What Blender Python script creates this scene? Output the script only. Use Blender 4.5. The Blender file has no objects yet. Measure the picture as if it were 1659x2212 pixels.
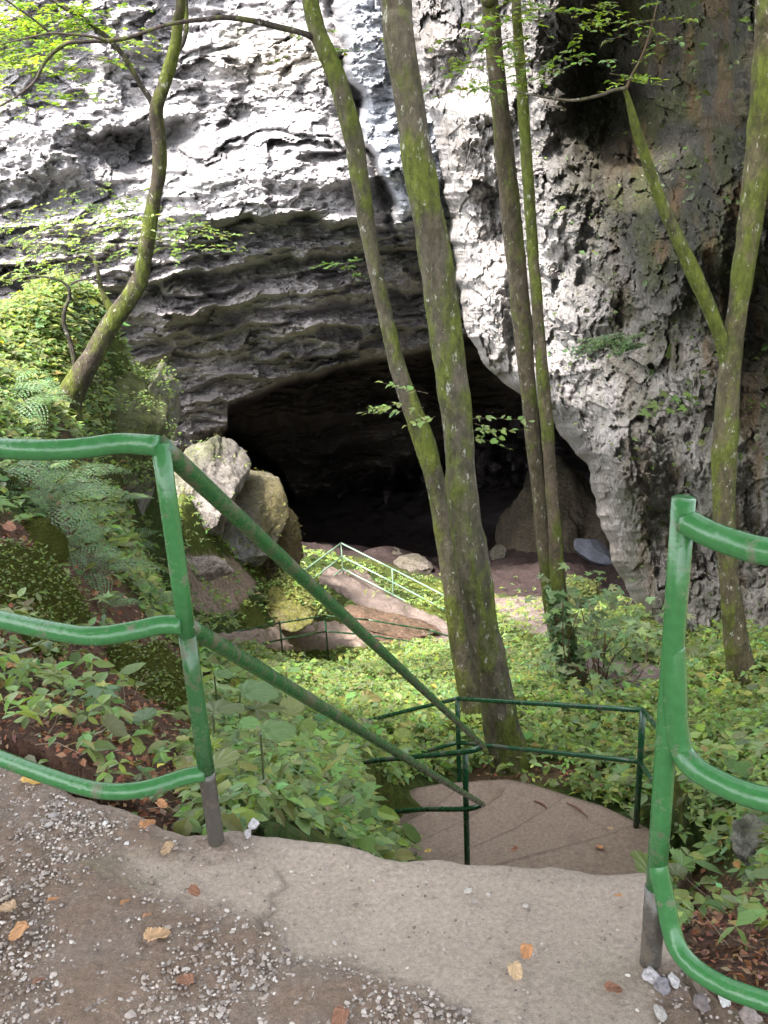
import bpy, math, random
import numpy as np
R = math.radians
rng = np.random.default_rng(7); random.seed(7)
scene = bpy.context.scene
C = scene.collection

# ------------------------------------------------------------------ camera, sky, sun
PITCH, ROLL, CAMZ = R(23.0), R(3.0), 1.6
F, CX, CY = 2212.0, 829.5, 1106.0
fw = np.array([0, math.cos(PITCH), -math.sin(PITCH)])
r0 = np.array([1.0, 0, 0]); u0 = np.array([0, math.sin(PITCH), math.cos(PITCH)])
rt = math.cos(ROLL)*r0 - math.sin(ROLL)*u0
up = math.sin(ROLL)*r0 + math.cos(ROLL)*u0
CAM = np.array([0, 0, CAMZ])
cd = bpy.data.cameras.new('camera'); cam = bpy.data.objects.new('camera', cd); C.objects.link(cam)
from mathutils import Matrix, Vector
cam.matrix_world = Matrix(((rt[0], up[0], -fw[0], 0), (rt[1], up[1], -fw[1], 0), (rt[2], up[2], -fw[2], CAMZ), (0, 0, 0, 1)))
cd.sensor_fit = 'VERTICAL'; cd.sensor_height = 36; cd.lens = 36.0; cd.clip_start = 0.05; cd.clip_end = 500
scene.camera = cam

SUN_EL, SUN_AZ = R(61), R(230)      # azimuth clockwise from +Y : the sun stands behind the viewer's left shoulder
w = bpy.data.worlds.new('World'); scene.world = w; w.use_nodes = True
nt = w.node_tree; bg = nt.nodes['Background']
sky = nt.nodes.new('ShaderNodeTexSky'); sky.sky_type = 'NISHITA'; sky.sun_disc = False
sky.sun_elevation = SUN_EL; sky.sun_rotation = SUN_AZ
sky.air_density = 1.0; sky.dust_density = 3.0; sky.ozone_density = 0.6
hs = nt.nodes.new('ShaderNodeHueSaturation'); hs.inputs['Saturation'].default_value = 0.35      # hazy white summer sky
nt.links.new(sky.outputs[0], hs.inputs['Color']); nt.links.new(hs.outputs[0], bg.inputs[0]); bg.inputs[1].default_value = 0.15
sl = bpy.data.lights.new('sun', 'SUN'); sl.energy = 2.15; sl.angle = R(5.0); sl.color = (1.0, 0.93, 0.85)
so = bpy.data.objects.new('sun', sl); C.objects.link(so)
sdir = Vector((math.sin(SUN_AZ)*math.cos(SUN_EL), math.cos(SUN_AZ)*math.cos(SUN_EL), math.sin(SUN_EL)))
so.rotation_euler = sdir.to_track_quat('Z', 'Y').to_euler()
scene.view_settings.view_transform = 'Standard'; scene.view_settings.look = 'None'
scene.view_settings.exposure = 2.8; scene.view_settings.gamma = 1.0
scene.cycles.max_bounces = 6; scene.cycles.diffuse_bounces = 4; scene.cycles.glossy_bounces = 2
scene.cycles.transmission_bounces = 3; scene.cycles.transparent_max_bounces = 4

# ------------------------------------------------------------------ geometry helpers
def ray(x, y):
    x = np.asarray(x, float); y = np.asarray(y, float)
    return ((x-CX)/F)[..., None]*rt - ((y-CY)/F)[..., None]*up + fw
def P(x, y, Y):                      # point on the sight line at ground distance Y
    d = ray(x, y); Y = np.asarray(Y, float)
    return CAM + d*(Y/d[..., 1])[..., None]
def PZ(x, y, z):                     # point on the sight line at height z
    d = ray(x, y); z = np.asarray(z, float)
    return CAM + d*((z-CAMZ)/d[..., 2])[..., None]
def proj(p):
    c = np.asarray(p)-CAM; zc = c@fw
    zs = np.where(zc > 0.05, zc, 0.05)
    return CX+F*(c@rt)/zs, CY-F*(c@up)/zs, zc
def ray1(x, y, Y): return P(np.array(x), np.array(y), np.array(Y))

def _h(ix, iy, iz, s):
    n = (ix.astype(np.int64)*374761393 + iy.astype(np.int64)*668265263 + iz.astype(np.int64)*2147483647 + s*1274126177) & 0xffffffff
    n = ((n ^ (n >> 13))*1274126177) & 0xffffffff
    return ((n ^ (n >> 16)) & 0xffff)/32767.5-1.0
def vnoise(x, y, z=None, s=0):
    x = np.asarray(x, float); y = np.asarray(y, float); x, y = np.broadcast_arrays(x, y)
    z = np.zeros_like(x) if z is None else np.broadcast_to(np.asarray(z, float), x.shape)
    ix, iy, iz = np.floor(x), np.floor(y), np.floor(z)
    fx, fy, fz = x-ix, y-iy, z-iz
    fx, fy, fz = [t*t*t*(t*(t*6-15)+10) for t in (fx, fy, fz)]
    ix, iy, iz = ix.astype(np.int64), iy.astype(np.int64), iz.astype(np.int64)
    def L(a, b, t): return a+(b-a)*t
    c = [[[_h(ix+i, iy+j, iz+k, s) for k in (0, 1)] for j in (0, 1)] for i in (0, 1)]
    return L(L(L(c[0][0][0], c[1][0][0], fx), L(c[0][1][0], c[1][1][0], fx), fy),
             L(L(c[0][0][1], c[1][0][1], fx), L(c[0][1][1], c[1][1][1], fx), fy), fz)
def fbm(x, y, z=None, s=0, o=4, g=0.5):
    a, t, f = 1.0, 0.0, 1.0
    for i in range(o):
        t = t + a*vnoise(x*f, y*f, None if z is None else z*f, s+i*17); a *= g; f *= 2.03
    return t
def ridged(x, y, s=0, o=4, g=0.55):
    a, t, f = 1.0, 0.0, 1.0
    for i in range(o):
        t = t + a*(1-2*np.abs(vnoise(x*f, y*f, None, s+i*31))); a *= g; f *= 2.03
    return t
def facet(x, y, s=0, tilt=0.9):      # broken rock faces: each irregular cell is a plane of its own height and slope
    ix, iy = np.floor(x).astype(np.int64), np.floor(y).astype(np.int64); z0 = np.zeros_like(ix)
    bd = np.full(x.shape, 1e9); bh = np.zeros(x.shape)
    for i in (-1, 0, 1):
        for j in (-1, 0, 1):
            cx, cy = ix+i, iy+j
            px_ = cx+.5+.45*_h(cx, cy, z0, s+1); py_ = cy+.5+.45*_h(cx, cy, z0, s+2)
            d = (x-px_)**2+(y-py_)**2; m = d < bd
            h = .5*_h(cx, cy, z0, s+3)+tilt*(_h(cx, cy, z0, s+4)*(x-px_)+_h(cx, cy, z0, s+5)*(y-py_))
            bh = np.where(m, h, bh); bd = np.where(m, d, bd)
    return bh
def sig(t): return 1/(1+np.exp(-np.clip(t, -30, 30)))
def sstep(a, b, t):
    t = np.clip((t-a)/(b-a), 0, 1); return t*t*(3-2*t)

def mesh(name, V, faces, mat, parent=None, col=None, smooth=True):
    """faces: list of int arrays (each N x k)"""
    V = np.asarray(V, float).reshape(-1, 3)
    me = bpy.data.meshes.new(name)
    if not isinstance(faces, (list, tuple)): faces = [faces]
    faces = [np.asarray(f, np.int64) for f in faces if len(f)]
    lt = np.concatenate([np.full(len(f), f.shape[1]) for f in faces])
    li = np.concatenate([f.ravel() for f in faces])
    ls = np.concatenate([[0], np.cumsum(lt)[:-1]])
    me.vertices.add(len(V)); me.vertices.foreach_set('co', V.astype(np.float32).ravel())
    me.loops.add(len(li)); me.loops.foreach_set('vertex_index', li.astype(np.int32))
    me.polygons.add(len(lt)); me.polygons.foreach_set('loop_start', ls.astype(np.int32))
    me.polygons.foreach_set('loop_total', lt.astype(np.int32))
    me.polygons.foreach_set('use_smooth', np.full(len(lt), bool(smooth)))
    me.update(calc_edges=True)
    if col is not None:
        a = me.color_attributes.new('Col', 'FLOAT_COLOR', 'POINT')
        c4 = np.ones((len(V), 4), np.float32); c4[:, :3] = np.clip(col, 0, 1); a.data.foreach_set('color', c4.ravel())
    me.validate()
    me.materials.append(mat)
    o = bpy.data.objects.new(name, me); C.objects.link(o)
    if parent is not None:
        o.parent = parent; o.matrix_parent_inverse = Matrix.Translation(-Vector(parent.location))
    return o
def grid_faces(n, m):                # n rows, m columns
    i = np.arange(n-1)[:, None]*m + np.arange(m-1)[None, :]; i = i.ravel()
    return np.stack([i, i+1, i+m+1, i+m], 1)
def tag(o, label=None, cat=None, group=None, kind=None):
    if label: o['label'] = label
    if cat: o['category'] = cat
    if group: o['group'] = group
    if kind: o['kind'] = kind
    return o
def empty(name, loc, label, cat, group=None):
    e = bpy.data.objects.new(name, None); C.objects.link(e); e.location = [float(v) for v in loc]
    e.empty_display_size = 0.1
    return tag(e, label, cat, group)

def resample(pts, k):                # Catmull-Rom through pts (any dimension), k steps per span
    p = np.asarray(pts, float); p = np.vstack([2*p[0]-p[1], p, 2*p[-1]-p[-2]]); out = []
    for i in range(1, len(p)-2):
        for t in np.arange(k)/k:
            out.append(0.5*((2*p[i])+(-p[i-1]+p[i+1])*t+(2*p[i-1]-5*p[i]+4*p[i+1]-p[i+2])*t*t+(-p[i-1]+3*p[i]-3*p[i+1]+p[i+2])*t**3))
    out.append(p[-2]); return np.array(out)
def tube(pts, rad, sides=12, rough=0.0, seed=0, cap=True, k=0, nf=6.0):
    pts = np.asarray(pts, float); rad = np.broadcast_to(np.asarray(rad, float), (len(pts),))
    if k:
        q = resample(np.column_stack([pts, rad]), k); pts, rad = q[:, :3], np.maximum(q[:, 3], 1e-4)
    T = np.gradient(pts, axis=0); T /= np.linalg.norm(T, axis=1)[:, None]+1e-9
    a = np.array([0, 0, 1.0]) if abs(T[0, 2]) < 0.9 else np.array([1.0, 0, 0])
    N = []; n = np.cross(T[0], a); n /= np.linalg.norm(n)
    for t in T:
        n = n-t*(n@t); n /= np.linalg.norm(n)+1e-9; N.append(n)
    N = np.array(N); B = np.cross(T, N)
    th = np.arange(sides)*2*math.pi/sides
    D = np.cos(th)[None, :, None]*N[:, None, :]+np.sin(th)[None, :, None]*B[:, None, :]
    r = rad[:, None]*np.ones((1, sides))
    if rough:
        q = pts[:, None, :]+D*rad[:, None, None]
        sc = nf
        r = r*(1+rough*fbm(q[..., 0]*sc, q[..., 1]*sc, q[..., 2]*sc*0.45, seed, 3))
    V = (pts[:, None, :]+D*r[..., None]).reshape(-1, 3)
    n_, m_ = len(pts), sides
    i = np.arange(n_-1)[:, None]*m_; j = np.arange(m_)[None, :]; j2 = (j+1) % m_
    fq = np.stack([(i+j).ravel(), (i+j2).ravel(), (i+m_+j2).ravel(), (i+m_+j).ravel()], 1)
    tris = []
    if cap:
        V = np.vstack([V, pts[0], pts[-1]]); c0, c1 = n_*m_, n_*m_+1
        jj = np.arange(m_); k2 = (jj+1) % m_
        tris.append(np.stack([np.full(m_, c0), k2, jj], 1))
        tris.append(np.stack([np.full(m_, c1), (n_-1)*m_+jj, (n_-1)*m_+k2], 1))
    return V, fq, (np.vstack(tris) if tris else np.zeros((0, 3), int))
class MB:
    def __init__(s): s.V = []; s.q = []; s.t = []; s.c = []; s.n = 0
    def add(s, V, q=None, t=None, col=None):
        V = np.asarray(V, float).reshape(-1, 3)
        if q is not None and len(q): s.q.append(np.asarray(q)+s.n)
        if t is not None and len(t): s.t.append(np.asarray(t)+s.n)
        s.V.append(V); s.n += len(V)
        s.c.append(np.broadcast_to(np.array([.2, .2, .2]) if col is None else np.asarray(col, float), (len(V), 3)))
        return s
    def tube(s, pts, rad, col=None, **k):
        V, q, t = tube(pts, rad, **k); return s.add(V, q, t, col)
    def build(s, name, mat, parent=None, smooth=True):
        f = []
        if s.q: f.append(np.vstack(s.q))
        if s.t: f.append(np.vstack(s.t))
        return mesh(name, np.vstack(s.V), f, mat, parent, np.vstack(s.c), smooth)

def inpoly(x, y, poly):
    x = np.asarray(x); y = np.asarray(y); r = np.zeros(x.shape, bool); n = len(poly)
    for i in range(n):
        (x1, y1), (x2, y2) = poly[i], poly[(i+1) % n]
        if y1 == y2: continue
        c = ((y1 > y) != (y2 > y)) & (x < (x2-x1)*(y-y1)/(y2-y1)+x1); r ^= c
    return r
# ------------------------------------------------------------------ materials
def new_mat(name):
    m = bpy.data.materials.new(name); m.use_nodes = True
    n = m.node_tree; b = n.nodes['Principled BSDF']; return m, n, b
def N(n, t, **k):
    x = n.nodes.new(t)
    for a, v in k.items(): setattr(x, a, v)
    return x
def surf(name, rough=0.8, spec=0.3, fine=(40, 0.35), bumps=((6, 0.05), (30, 0.012)), stretch=(1, 1, 1), rot=(0, 0, 0), rough_var=0.15, speck=None, tint=None):
    """base colour comes from the 'Col' attribute, broken up by procedural grain; real bump on top"""
    m, n, b = new_mat(name); L = n.links.new
    tc = N(n, 'ShaderNodeTexCoord'); mp = N(n, 'ShaderNodeMapping'); L(tc.outputs['Object'], mp.inputs[0])
    mp.inputs['Scale'].default_value = stretch; mp.inputs['Rotation'].default_value = rot
    at = N(n, 'ShaderNodeAttribute', attribute_name='Col')
    nz = N(n, 'ShaderNodeTexNoise'); nz.inputs['Scale'].default_value = fine[0]; nz.inputs['Detail'].default_value = 8; nz.inputs['Roughness'].default_value = 0.7
    L(mp.outputs[0], nz.inputs['Vector'])
    mr = N(n, 'ShaderNodeMapRange'); mr.inputs[1].default_value = 0.3; mr.inputs[2].default_value = 0.7
    mr.inputs[3].default_value = 1-fine[1]; mr.inputs[4].default_value = 1+fine[1]; L(nz.outputs['Fac'], mr.inputs[0])
    mul = N(n, 'ShaderNodeVectorMath', operation='SCALE'); L(at.outputs['Color'], mul.inputs[0]); L(mr.outputs[0], mul.inputs['Scale'])
    cur = mul.outputs[0]
    for sp in (speck or []):         # (scale, threshold lo, hi, colour, amount): lichen, mineral spots, dirt
        s2 = N(n, 'ShaderNodeTexNoise'); s2.inputs['Scale'].default_value = sp[0]; s2.inputs['Detail'].default_value = 6; s2.inputs['Roughness'].default_value = 0.75
        L(mp.outputs[0], s2.inputs['Vector'])
        r2 = N(n, 'ShaderNodeMapRange'); r2.inputs[1].default_value = sp[1]; r2.inputs[2].default_value = sp[2]; r2.inputs[4].default_value = sp[4]
        L(s2.outputs['Fac'], r2.inputs[0])
        mx = N(n, 'ShaderNodeMix', data_type='RGBA'); L(r2.outputs[0], mx.inputs[0]); L(cur, mx.inputs[6]); mx.inputs[7].default_value = (*sp[3], 1)
        cur = mx.outputs[2]
    L(cur, b.inputs['Base Color'])
    r3 = N(n, 'ShaderNodeMapRange'); r3.inputs[3].default_value = rough-rough_var; r3.inputs[4].default_value = min(1, rough+rough_var)
    L(nz.outputs['Fac'], r3.inputs[0]); L(r3.outputs[0], b.inputs['Roughness'])
    b.inputs['Specular IOR Level'].default_value = spec
    prev = None
    for sc, d in bumps:
        z = N(n, 'ShaderNodeTexNoise'); z.inputs['Scale'].default_value = sc; z.inputs['Detail'].default_value = 7; z.inputs['Roughness'].default_value = 0.65
        L(mp.outputs[0], z.inputs['Vector'])
        bp = N(n, 'ShaderNodeBump'); bp.inputs['Distance'].default_value = d; bp.inputs['Strength'].default_value = 1.0
        L(z.outputs['Fac'], bp.inputs['Height'])
        if prev is not None: L(prev.outputs[0], bp.inputs['Normal'])
        prev = bp
    if prev is not None: L(prev.outputs[0], b.inputs['Normal'])
    return m
def leaf_mat(name, trans=0.45, rough=0.5, spec=0.35):
    m, n, b = new_mat(name); L = n.links.new
    at = N(n, 'ShaderNodeAttribute', attribute_name='Col')
    tc = N(n, 'ShaderNodeTexCoord'); nz = N(n, 'ShaderNodeTexNoise'); nz.inputs['Scale'].default_value = 60; L(tc.outputs['Object'], nz.inputs['Vector'])
    mr = N(n, 'ShaderNodeMapRange'); mr.inputs[3].default_value = 0.8; mr.inputs[4].default_value = 1.2; L(nz.outputs['Fac'], mr.inputs[0])
    mul = N(n, 'ShaderNodeVectorMath', operation='SCALE'); L(at.outputs['Color'], mul.inputs[0]); L(mr.outputs[0], mul.inputs['Scale'])
    L(mul.outputs[0], b.inputs['Base Color']); b.inputs['Roughness'].default_value = rough; b.inputs['Specular IOR Level'].default_value = spec
    tr = N(n, 'ShaderNodeBsdfTranslucent')
    yel = N(n, 'ShaderNodeVectorMath', operation='MULTIPLY'); L(mul.outputs[0], yel.inputs[0]); yel.inputs[1].default_value = (1.5, 1.35, 0.6)
    L(yel.outputs[0], tr.inputs['Color'])
    mx = N(n, 'ShaderNodeMixShader'); mx.inputs[0].default_value = trans
    L(b.outputs[0], mx.inputs[1]); L(tr.outputs[0], mx.inputs[2]); L(mx.outputs[0], n.nodes['Material Output'].inputs[0])
    return m
def paint_mat(name, base, worn, amount=0.5, sc=9):
    m, n, b = new_mat(name); L = n.links.new
    tc = N(n, 'ShaderNodeTexCoord')
    z = N(n, 'ShaderNodeTexNoise'); z.inputs['Scale'].default_value = sc; z.inputs['Detail'].default_value = 9; z.inputs['Roughness'].default_value = 0.72
    L(tc.outputs['Object'], z.inputs['Vector'])
    r = N(n, 'ShaderNodeMapRange'); r.inputs[1].default_value = 0.60-amount*0.16; r.inputs[2].default_value = 0.67-amount*0.1; L(z.outputs['Fac'], r.inputs[0])
    z2 = N(n, 'ShaderNodeTexNoise'); z2.inputs['Scale'].default_value = 70; z2.inputs['Detail'].default_value = 5; L(tc.outputs['Object'], z2.inputs['Vector'])
    v = N(n, 'ShaderNodeMapRange'); v.inputs[3].default_value = 0.75; v.inputs[4].default_value = 1.25; L(z2.outputs['Fac'], v.inputs[0])
    rgb = N(n, 'ShaderNodeMix', data_type='RGBA'); L(r.outputs[0], rgb.inputs[0]); rgb.inputs[6].default_value = (*base, 1); rgb.inputs[7].default_value = (*worn, 1)
    s = N(n, 'ShaderNodeVectorMath', operation='SCALE'); L(rgb.outputs[2], s.inputs[0]); L(v.outputs[0], s.inputs['Scale'])
    L(s.outputs[0], b.inputs['Base Color'])
    rr = N(n, 'ShaderNodeMapRange'); rr.inputs[3].default_value = 0.24; rr.inputs[4].default_value = 0.6; L(r.outputs[0], rr.inputs[0]); L(rr.outputs[0], b.inputs['Roughness'])
    bp = N(n, 'ShaderNodeBump'); bp.inputs['Distance'].default_value = 0.0015; L(z2.outputs['Fac'], bp.inputs['Height']); L(bp.outputs[0], b.inputs['Normal'])
    return m
M = {}
M['cliff'] = surf('wet_limestone', 0.45, 0.6, (5.0, 0.55), ((2.2, 0.08), (8, 0.06), (22, 0.035)), stretch=(1, 1, 2.6), rot=(0, R(14), 0), rough_var=0.2,
                  speck=[(7.0, 0.54, 0.64, (0.17, 0.155, 0.16), 0.45), (3.0, 0.58, 0.68, (0.42, 0.40, 0.405), 0.5)])
M['cliff2'] = surf('rough_limestone', 0.75, 0.3, (5.0, 0.55), ((3.0, 0.14), (10, 0.10), (30, 0.05)), stretch=(1.2, 1.2, 0.7), rough_var=0.15,
                   speck=[(4.6, 0.52, 0.62, (0.07, 0.06, 0.045), 0.7), (9, 0.57, 0.65, (0.50, 0.46, 0.42), 0.32), (14, 0.56, 0.62, (0.06, 0.05, 0.04), 0.6)])
M['rock'] = surf('mossy_rock', 0.8, 0.3, (8, 0.5), ((3, 0.15), (9, 0.1), (26, 0.04)), speck=[(7, 0.54, 0.62, (0.05, 0.045, 0.03), 0.7), (12, 0.58, 0.64, (0.36, 0.33, 0.30), 0.5)])
M['ground'] = surf('humus', 0.95, 0.15, (14, 0.6), ((8, 0.06), (40, 0.02)), speck=[(26, 0.56, 0.64, (0.16, 0.08, 0.045), 0.7)])
M['path'] = surf('gritty_concrete', 0.85, 0.25, (90, 0.30), ((10, 0.012), (55, 0.006), (220, 0.003)), speck=[(150, 0.60, 0.68, (0.5, 0.46, 0.42), 0.6), (12, 0.58, 0.70, (0.10, 0.08, 0.06), 0.30), (60, 0.62, 0.7, (0.07, 0.05, 0.04), 0.5)])
M['steps'] = surf('worn_step_concrete', 0.85, 0.25, (45, 0.35), ((9, 0.02), (50, 0.008)), speck=[(80, 0.62, 0.7, (0.4, 0.36, 0.32), 0.5), (5, 0.52, 0.7, (0.09, 0.06, 0.045), 0.45)])
M['earth'] = surf('beaten_earth', 0.9, 0.2, (10, 0.35), ((5, 0.05), (25, 0.02)))
M['stone'] = surf('pebble', 0.6, 0.4, (60, 0.25), ((80, 0.002),))
M['bark'] = surf('bark', 0.85, 0.25, (22, 0.5), ((14, 0.03), (60, 0.012)), stretch=(1, 1, 0.5), speck=[(9, 0.50, 0.60, (0.035, 0.032, 0.016), 0.6), (6, 0.55, 0.62, (0.10, 0.125, 0.018), 0.55), (20, 0.60, 0.65, (0.38, 0.38, 0.32), 0.85)])
M['moss'] = surf('moss', 0.95, 0.1, (60, 0.6), ((30, 0.04), (120, 0.015)))
M['leaf'] = leaf_mat('leaf'); M['leaf_dull'] = leaf_mat('leaf_shade_plant', 0.3, 0.45, 0.4)
M['dead'] = leaf_mat('dead_leaf', 0.2, 0.7, 0.2)
M['green'] = paint_mat('green_rail_paint', (0.036, 0.135, 0.042), (0.13, 0.11, 0.08), 0.2)
M['green_worn'] = paint_mat('worn_green_rail_paint', (0.026, 0.088, 0.028), (0.085, 0.08, 0.045), 0.6, 14)
M['green_dark'] = paint_mat('dark_green_rail_paint', (0.012, 0.058, 0.024), (0.06, 0.06, 0.045), 0.5)
M['bare'] = paint_mat('bare_weathered_steel', (0.062, 0.055, 0.046), (0.10, 0.08, 0.06), 0.6)
M['pale_rail'] = paint_mat('pale_handrail_paint', (0.16, 0.25, 0.18), (0.15, 0.18, 0.13), 0.3)

# ------------------------------------------------------------------ terrain as an interpolated height field
CPD = [  # pixel x, pixel y, ground distance
 (0,1640,2.25),(-250,1560,2.4),(150,1705,2.05),(0,1450,3.0),(0,1200,4.3),(0,1000,5.8),(0,850,8.2),(100,1400,3.7),(200,1500,3.4),(200,1300,5),
 (200,1150,6.8),(200,1000,8.6),(300,1600,3.0),(300,1400,5.2),(300,1255,8.6),(300,1170,12),(400,1700,2.6),(400,1450,5.8),(400,1360,7.4),(290,1060,12.4),(310,1130,13.2),
 (262,700,14.2),(268,830,13.6),(272,905,13.2),(100,870,10),(160,900,10.6),(0,700,12),(100,650,14),(250,690,14.2),(200,800,12.4),(225,900,12),(-300,600,14),(-300,800,9),(-300,1000,6),(-300,1200,4.5),(-300,1400,3.2),
 (-700,600,13),(-700,900,7),(-700,1200,4.5),(-700,1500,2.6),
 (380,1225,15.5),(365,1175,15.5),(385,1100,18),(380,1010,18),(350,1300,9.2),(420,1305,13.5),(345,1215,13),(370,1150,17),(360,1060,16.5), (400,1150,20),(520,1160,23),(600,1190,25),(660,1230,26),(455,1262,15.2),(450,1330,13),(520,1300,18),(620,1345,20),(520,1390,17),(640,1400,19.6),(780,1392,20.5),(860,1335,23),(430,1400,9.6),
 (600,1450,12.5),(550,1560,5.6),(650,1500,8.6),(650,1780,2.7),(560,1700,3.1),(760,1700,4.9),(820,1722,5.7),(700,1600,6.4),(850,1640,7.2),(500,1620,4.0),
 (800,1450,13.5),(1000,1450,13),(1000,1402,17),(880,1398,20.4),(960,1370,22.5),(960,1300,26),(741,1230,27),(850,1240,29),(800,1300,25),(690,1270,24.5),(850,1195,33),(1000,1225,32),
 (700,1182,35),(1100,1260,28),(1150,1200,33),(1330,1280,27),(1300,1320,21),(1100,1350,19),(1200,1400,14),(1300,1400,13),(1400,1440,12.5),(1200,1500,9.8),(1350,1480,10.2),(1250,1200,34),
 (1550,1450,9.2),(1600,1460,8.9),(1700,1460,8.3),(1600,1600,6.2),(1500,1700,5.0),(1659,1720,4.3),(1500,1850,3.3),(1659,1850,3.0),(1480,2000,2.2),(1659,2000,2.1),(1500,2080,1.85),(1700,2150,1.65),
 (1450,1780,4.3),(1375,1790,5.6),(1430,1700,5.9),(1280,1710,6.5),(1150,1685,6.9),(1000,1672,7.2),(900,1680,6.9),(1200,1600,7.6),(1400,1600,7.3),(1000,1560,8.6),(1000,1500,10.6),
 (1900,1500,7.5),(1900,1800,3.4),(1900,2100,1.9),(2200,1600,6),(2200,2000,2.5),
]
cp = np.array([P(a, b, c) for a, b, c in CPD])
extra = np.array([  # world points: hidden valley behind the knoll, a pit added to keep the cave dark, sides
 [-6.5, 19, -6.5], [-4.6, 18.5, -7.8], [-3.2, 16.5, -7.6], [-9, 19, -5.5], [-9, 30, -11], [-14, 26, -6], [-4, 38, -16], [2, 40, -18], [8, 40, -17], [0, 52, -22], [-12, 50, -18], [14, 50, -20], [0, 68, -25], [-25, 66, -20], [25, 66, -22],
 [9, 30, -13], [14, 28, -10], [9, 18, -6.5], [12, 12, -3.5], [16, 34, -12], [-16, 36, -11],
 [0.1, 2.6, -0.95], [0.6, 3.4, -1.9], [0.5, 4.4, -3.25], [1.4, 4.2, -3.2], [1.2, 3.2, -2.0], [0.9, 2.3, -0.7], [1.0, 5.2, -3.3], [0.2, 5.6, -3.5], [-0.3, 3.3, -1.1],
 [-1.5, 1.2, -.12], [0, 1.2, -.14], [0.8, 1.2, -.14], [-0.8, 1.5, -.14], [0.1, 1.5, -.14], [-3, 1.3, -.05], [1.6, 1.2, -.2], [2.5, 1.3, -.3], [0.2, 1.9, -.14], [-.3, 2.0, -.12]])
cp = np.vstack([cp, extra])
def toUV(X, Y): return X/Y, np.log(Y)
cu, cv = toUV(cp[:, 0], cp[:, 1]); ct = (CAMZ-cp[:, 2])/cp[:, 1]
S = 1.0
def phi(r2): return np.where(r2 > 1e-12, 0.5*r2*np.log(r2+1e-12), 0)
A = phi((cu[:, None]-cu)**2*9+(cv[:, None]-cv)**2)
n_ = len(cu); Q = np.column_stack([np.ones(n_), cu, cv])
K = np.block([[A+np.eye(n_)*0.0015, Q], [Q.T, np.zeros((3, 3))]])
sol = np.linalg.solve(K, np.concatenate([ct, [0, 0, 0]]))
GU = np.linspace(-1.0, 0.95, 560); GV = np.linspace(math.log(1.25), math.log(70), 640)
def tps(u, v):
    t = sol[n_]+sol[n_+1]*u+sol[n_+2]*v
    for i in range(n_): t = t+sol[i]*phi((u-cu[i])**2*9+(v-cv[i])**2)
    return t
gv, gu = np.meshgrid(GV, GU, indexing='ij')
GY = np.exp(gv); GX = gu*GY
GZ = CAMZ-tps(gu, gv)*GY
# relief of its own
amp = 0.05+0.02*np.minimum(GY, 20)/2
GZ = GZ+amp*0.8*fbm(GX*0.9, GY*0.9, None, 3, 5)*sstep(2.0, 4.5, GY)+0.02*fbm(GX*6, GY*6, None, 5, 2)
edge_d = [(-500, 1430), (-250, 1545), (0, 1648), (180, 1730), (330, 1785), (400, 1808), (520, 1800), (600, 1806), (800, 1850), (1000, 1880), (1200, 1890), (1400, 1893)]
ed = np.array([PZ(a, b, 0.0) for a, b in edge_d])
right = np.array([PZ(a, b, 0.0) for a, b in [(1425, 2040), (1450, 2105), (1560, 2180), (1680, 2225)]])
xe = ed[-1, 0]; right[:, 0] = np.maximum(right[:, 0], xe+0.004+0.004*np.arange(len(right)))
ex = np.concatenate([ed[:, 0], right[:, 0]]); ey = np.concatenate([ed[:, 1], right[:, 1]])
o_ = np.argsort(ex); ex, ey = ex[o_], ey[o_]
ex = np.concatenate([[-7], ex, [3.0]]); ey = np.concatenate([[ey[0]+0.4], ey, [0.7]])
def edgeY(X): return np.interp(X, ex, ey)+0.012*fbm(X*9, X*0, None, 8, 3)
# the stairwell and the landing are cut into the slope
lx = np.interp(GY, [1.8, 5.1], [-0.42, 0.42]); rx = np.interp(GY, [1.5, 5.0, 5.6], [0.46, 1.6, 1.75])
stair_z = np.interp(GY, [1.9, 4.9], [-0.25, -3.3])
ins = (GX > lx) & (GX < rx) & (GY > 1.6) & (GY < 5.4)
GZ = np.where(ins, np.minimum(GZ, stair_z-0.1), GZ)
EYg = edgeY(GX); GZ = np.minimum(GZ, np.where(GY < EYg+0.10, -0.06-0.25*np.clip((EYg+.1-GY)/.1, 0, 1)*0.4, 1e3)+np.maximum(0, GY-EYg-0.10)*1.2)
OUTE = [(1440, 1790), (1380, 1762), (1300, 1728), (1225, 1706), (1150, 1682), (1090, 1671), (1010, 1677), (960, 1680), (890, 1690), (820, 1715), (785, 1750), (800, 1860), (900, 1960), (1100, 2100), (1460, 2100)]
fx_, fy_, _ = proj(np.stack([GX, GY, np.full_like(GX, -3.3)], -1))
GZ = np.where(inpoly(fx_, fy_, OUTE) & (GY > 3.9), np.minimum(GZ, -3.75), GZ)
def H(X, Y):
    X = np.asarray(X, float); Y = np.maximum(np.asarray(Y, float), 1.26)
    u = np.clip((X/Y-GU[0])/(GU[1]-GU[0]), 0, len(GU)-1.001); v = np.clip((np.log(Y)-GV[0])/(GV[1]-GV[0]), 0, len(GV)-1.001)
    i = v.astype(int); j = u.astype(int); a = v-i; b = u-j
    return (GZ[i, j]*(1-a)*(1-b)+GZ[i+1, j]*a*(1-b)+GZ[i, j+1]*(1-a)*b+GZ[i+1, j+1]*a*b)
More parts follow.
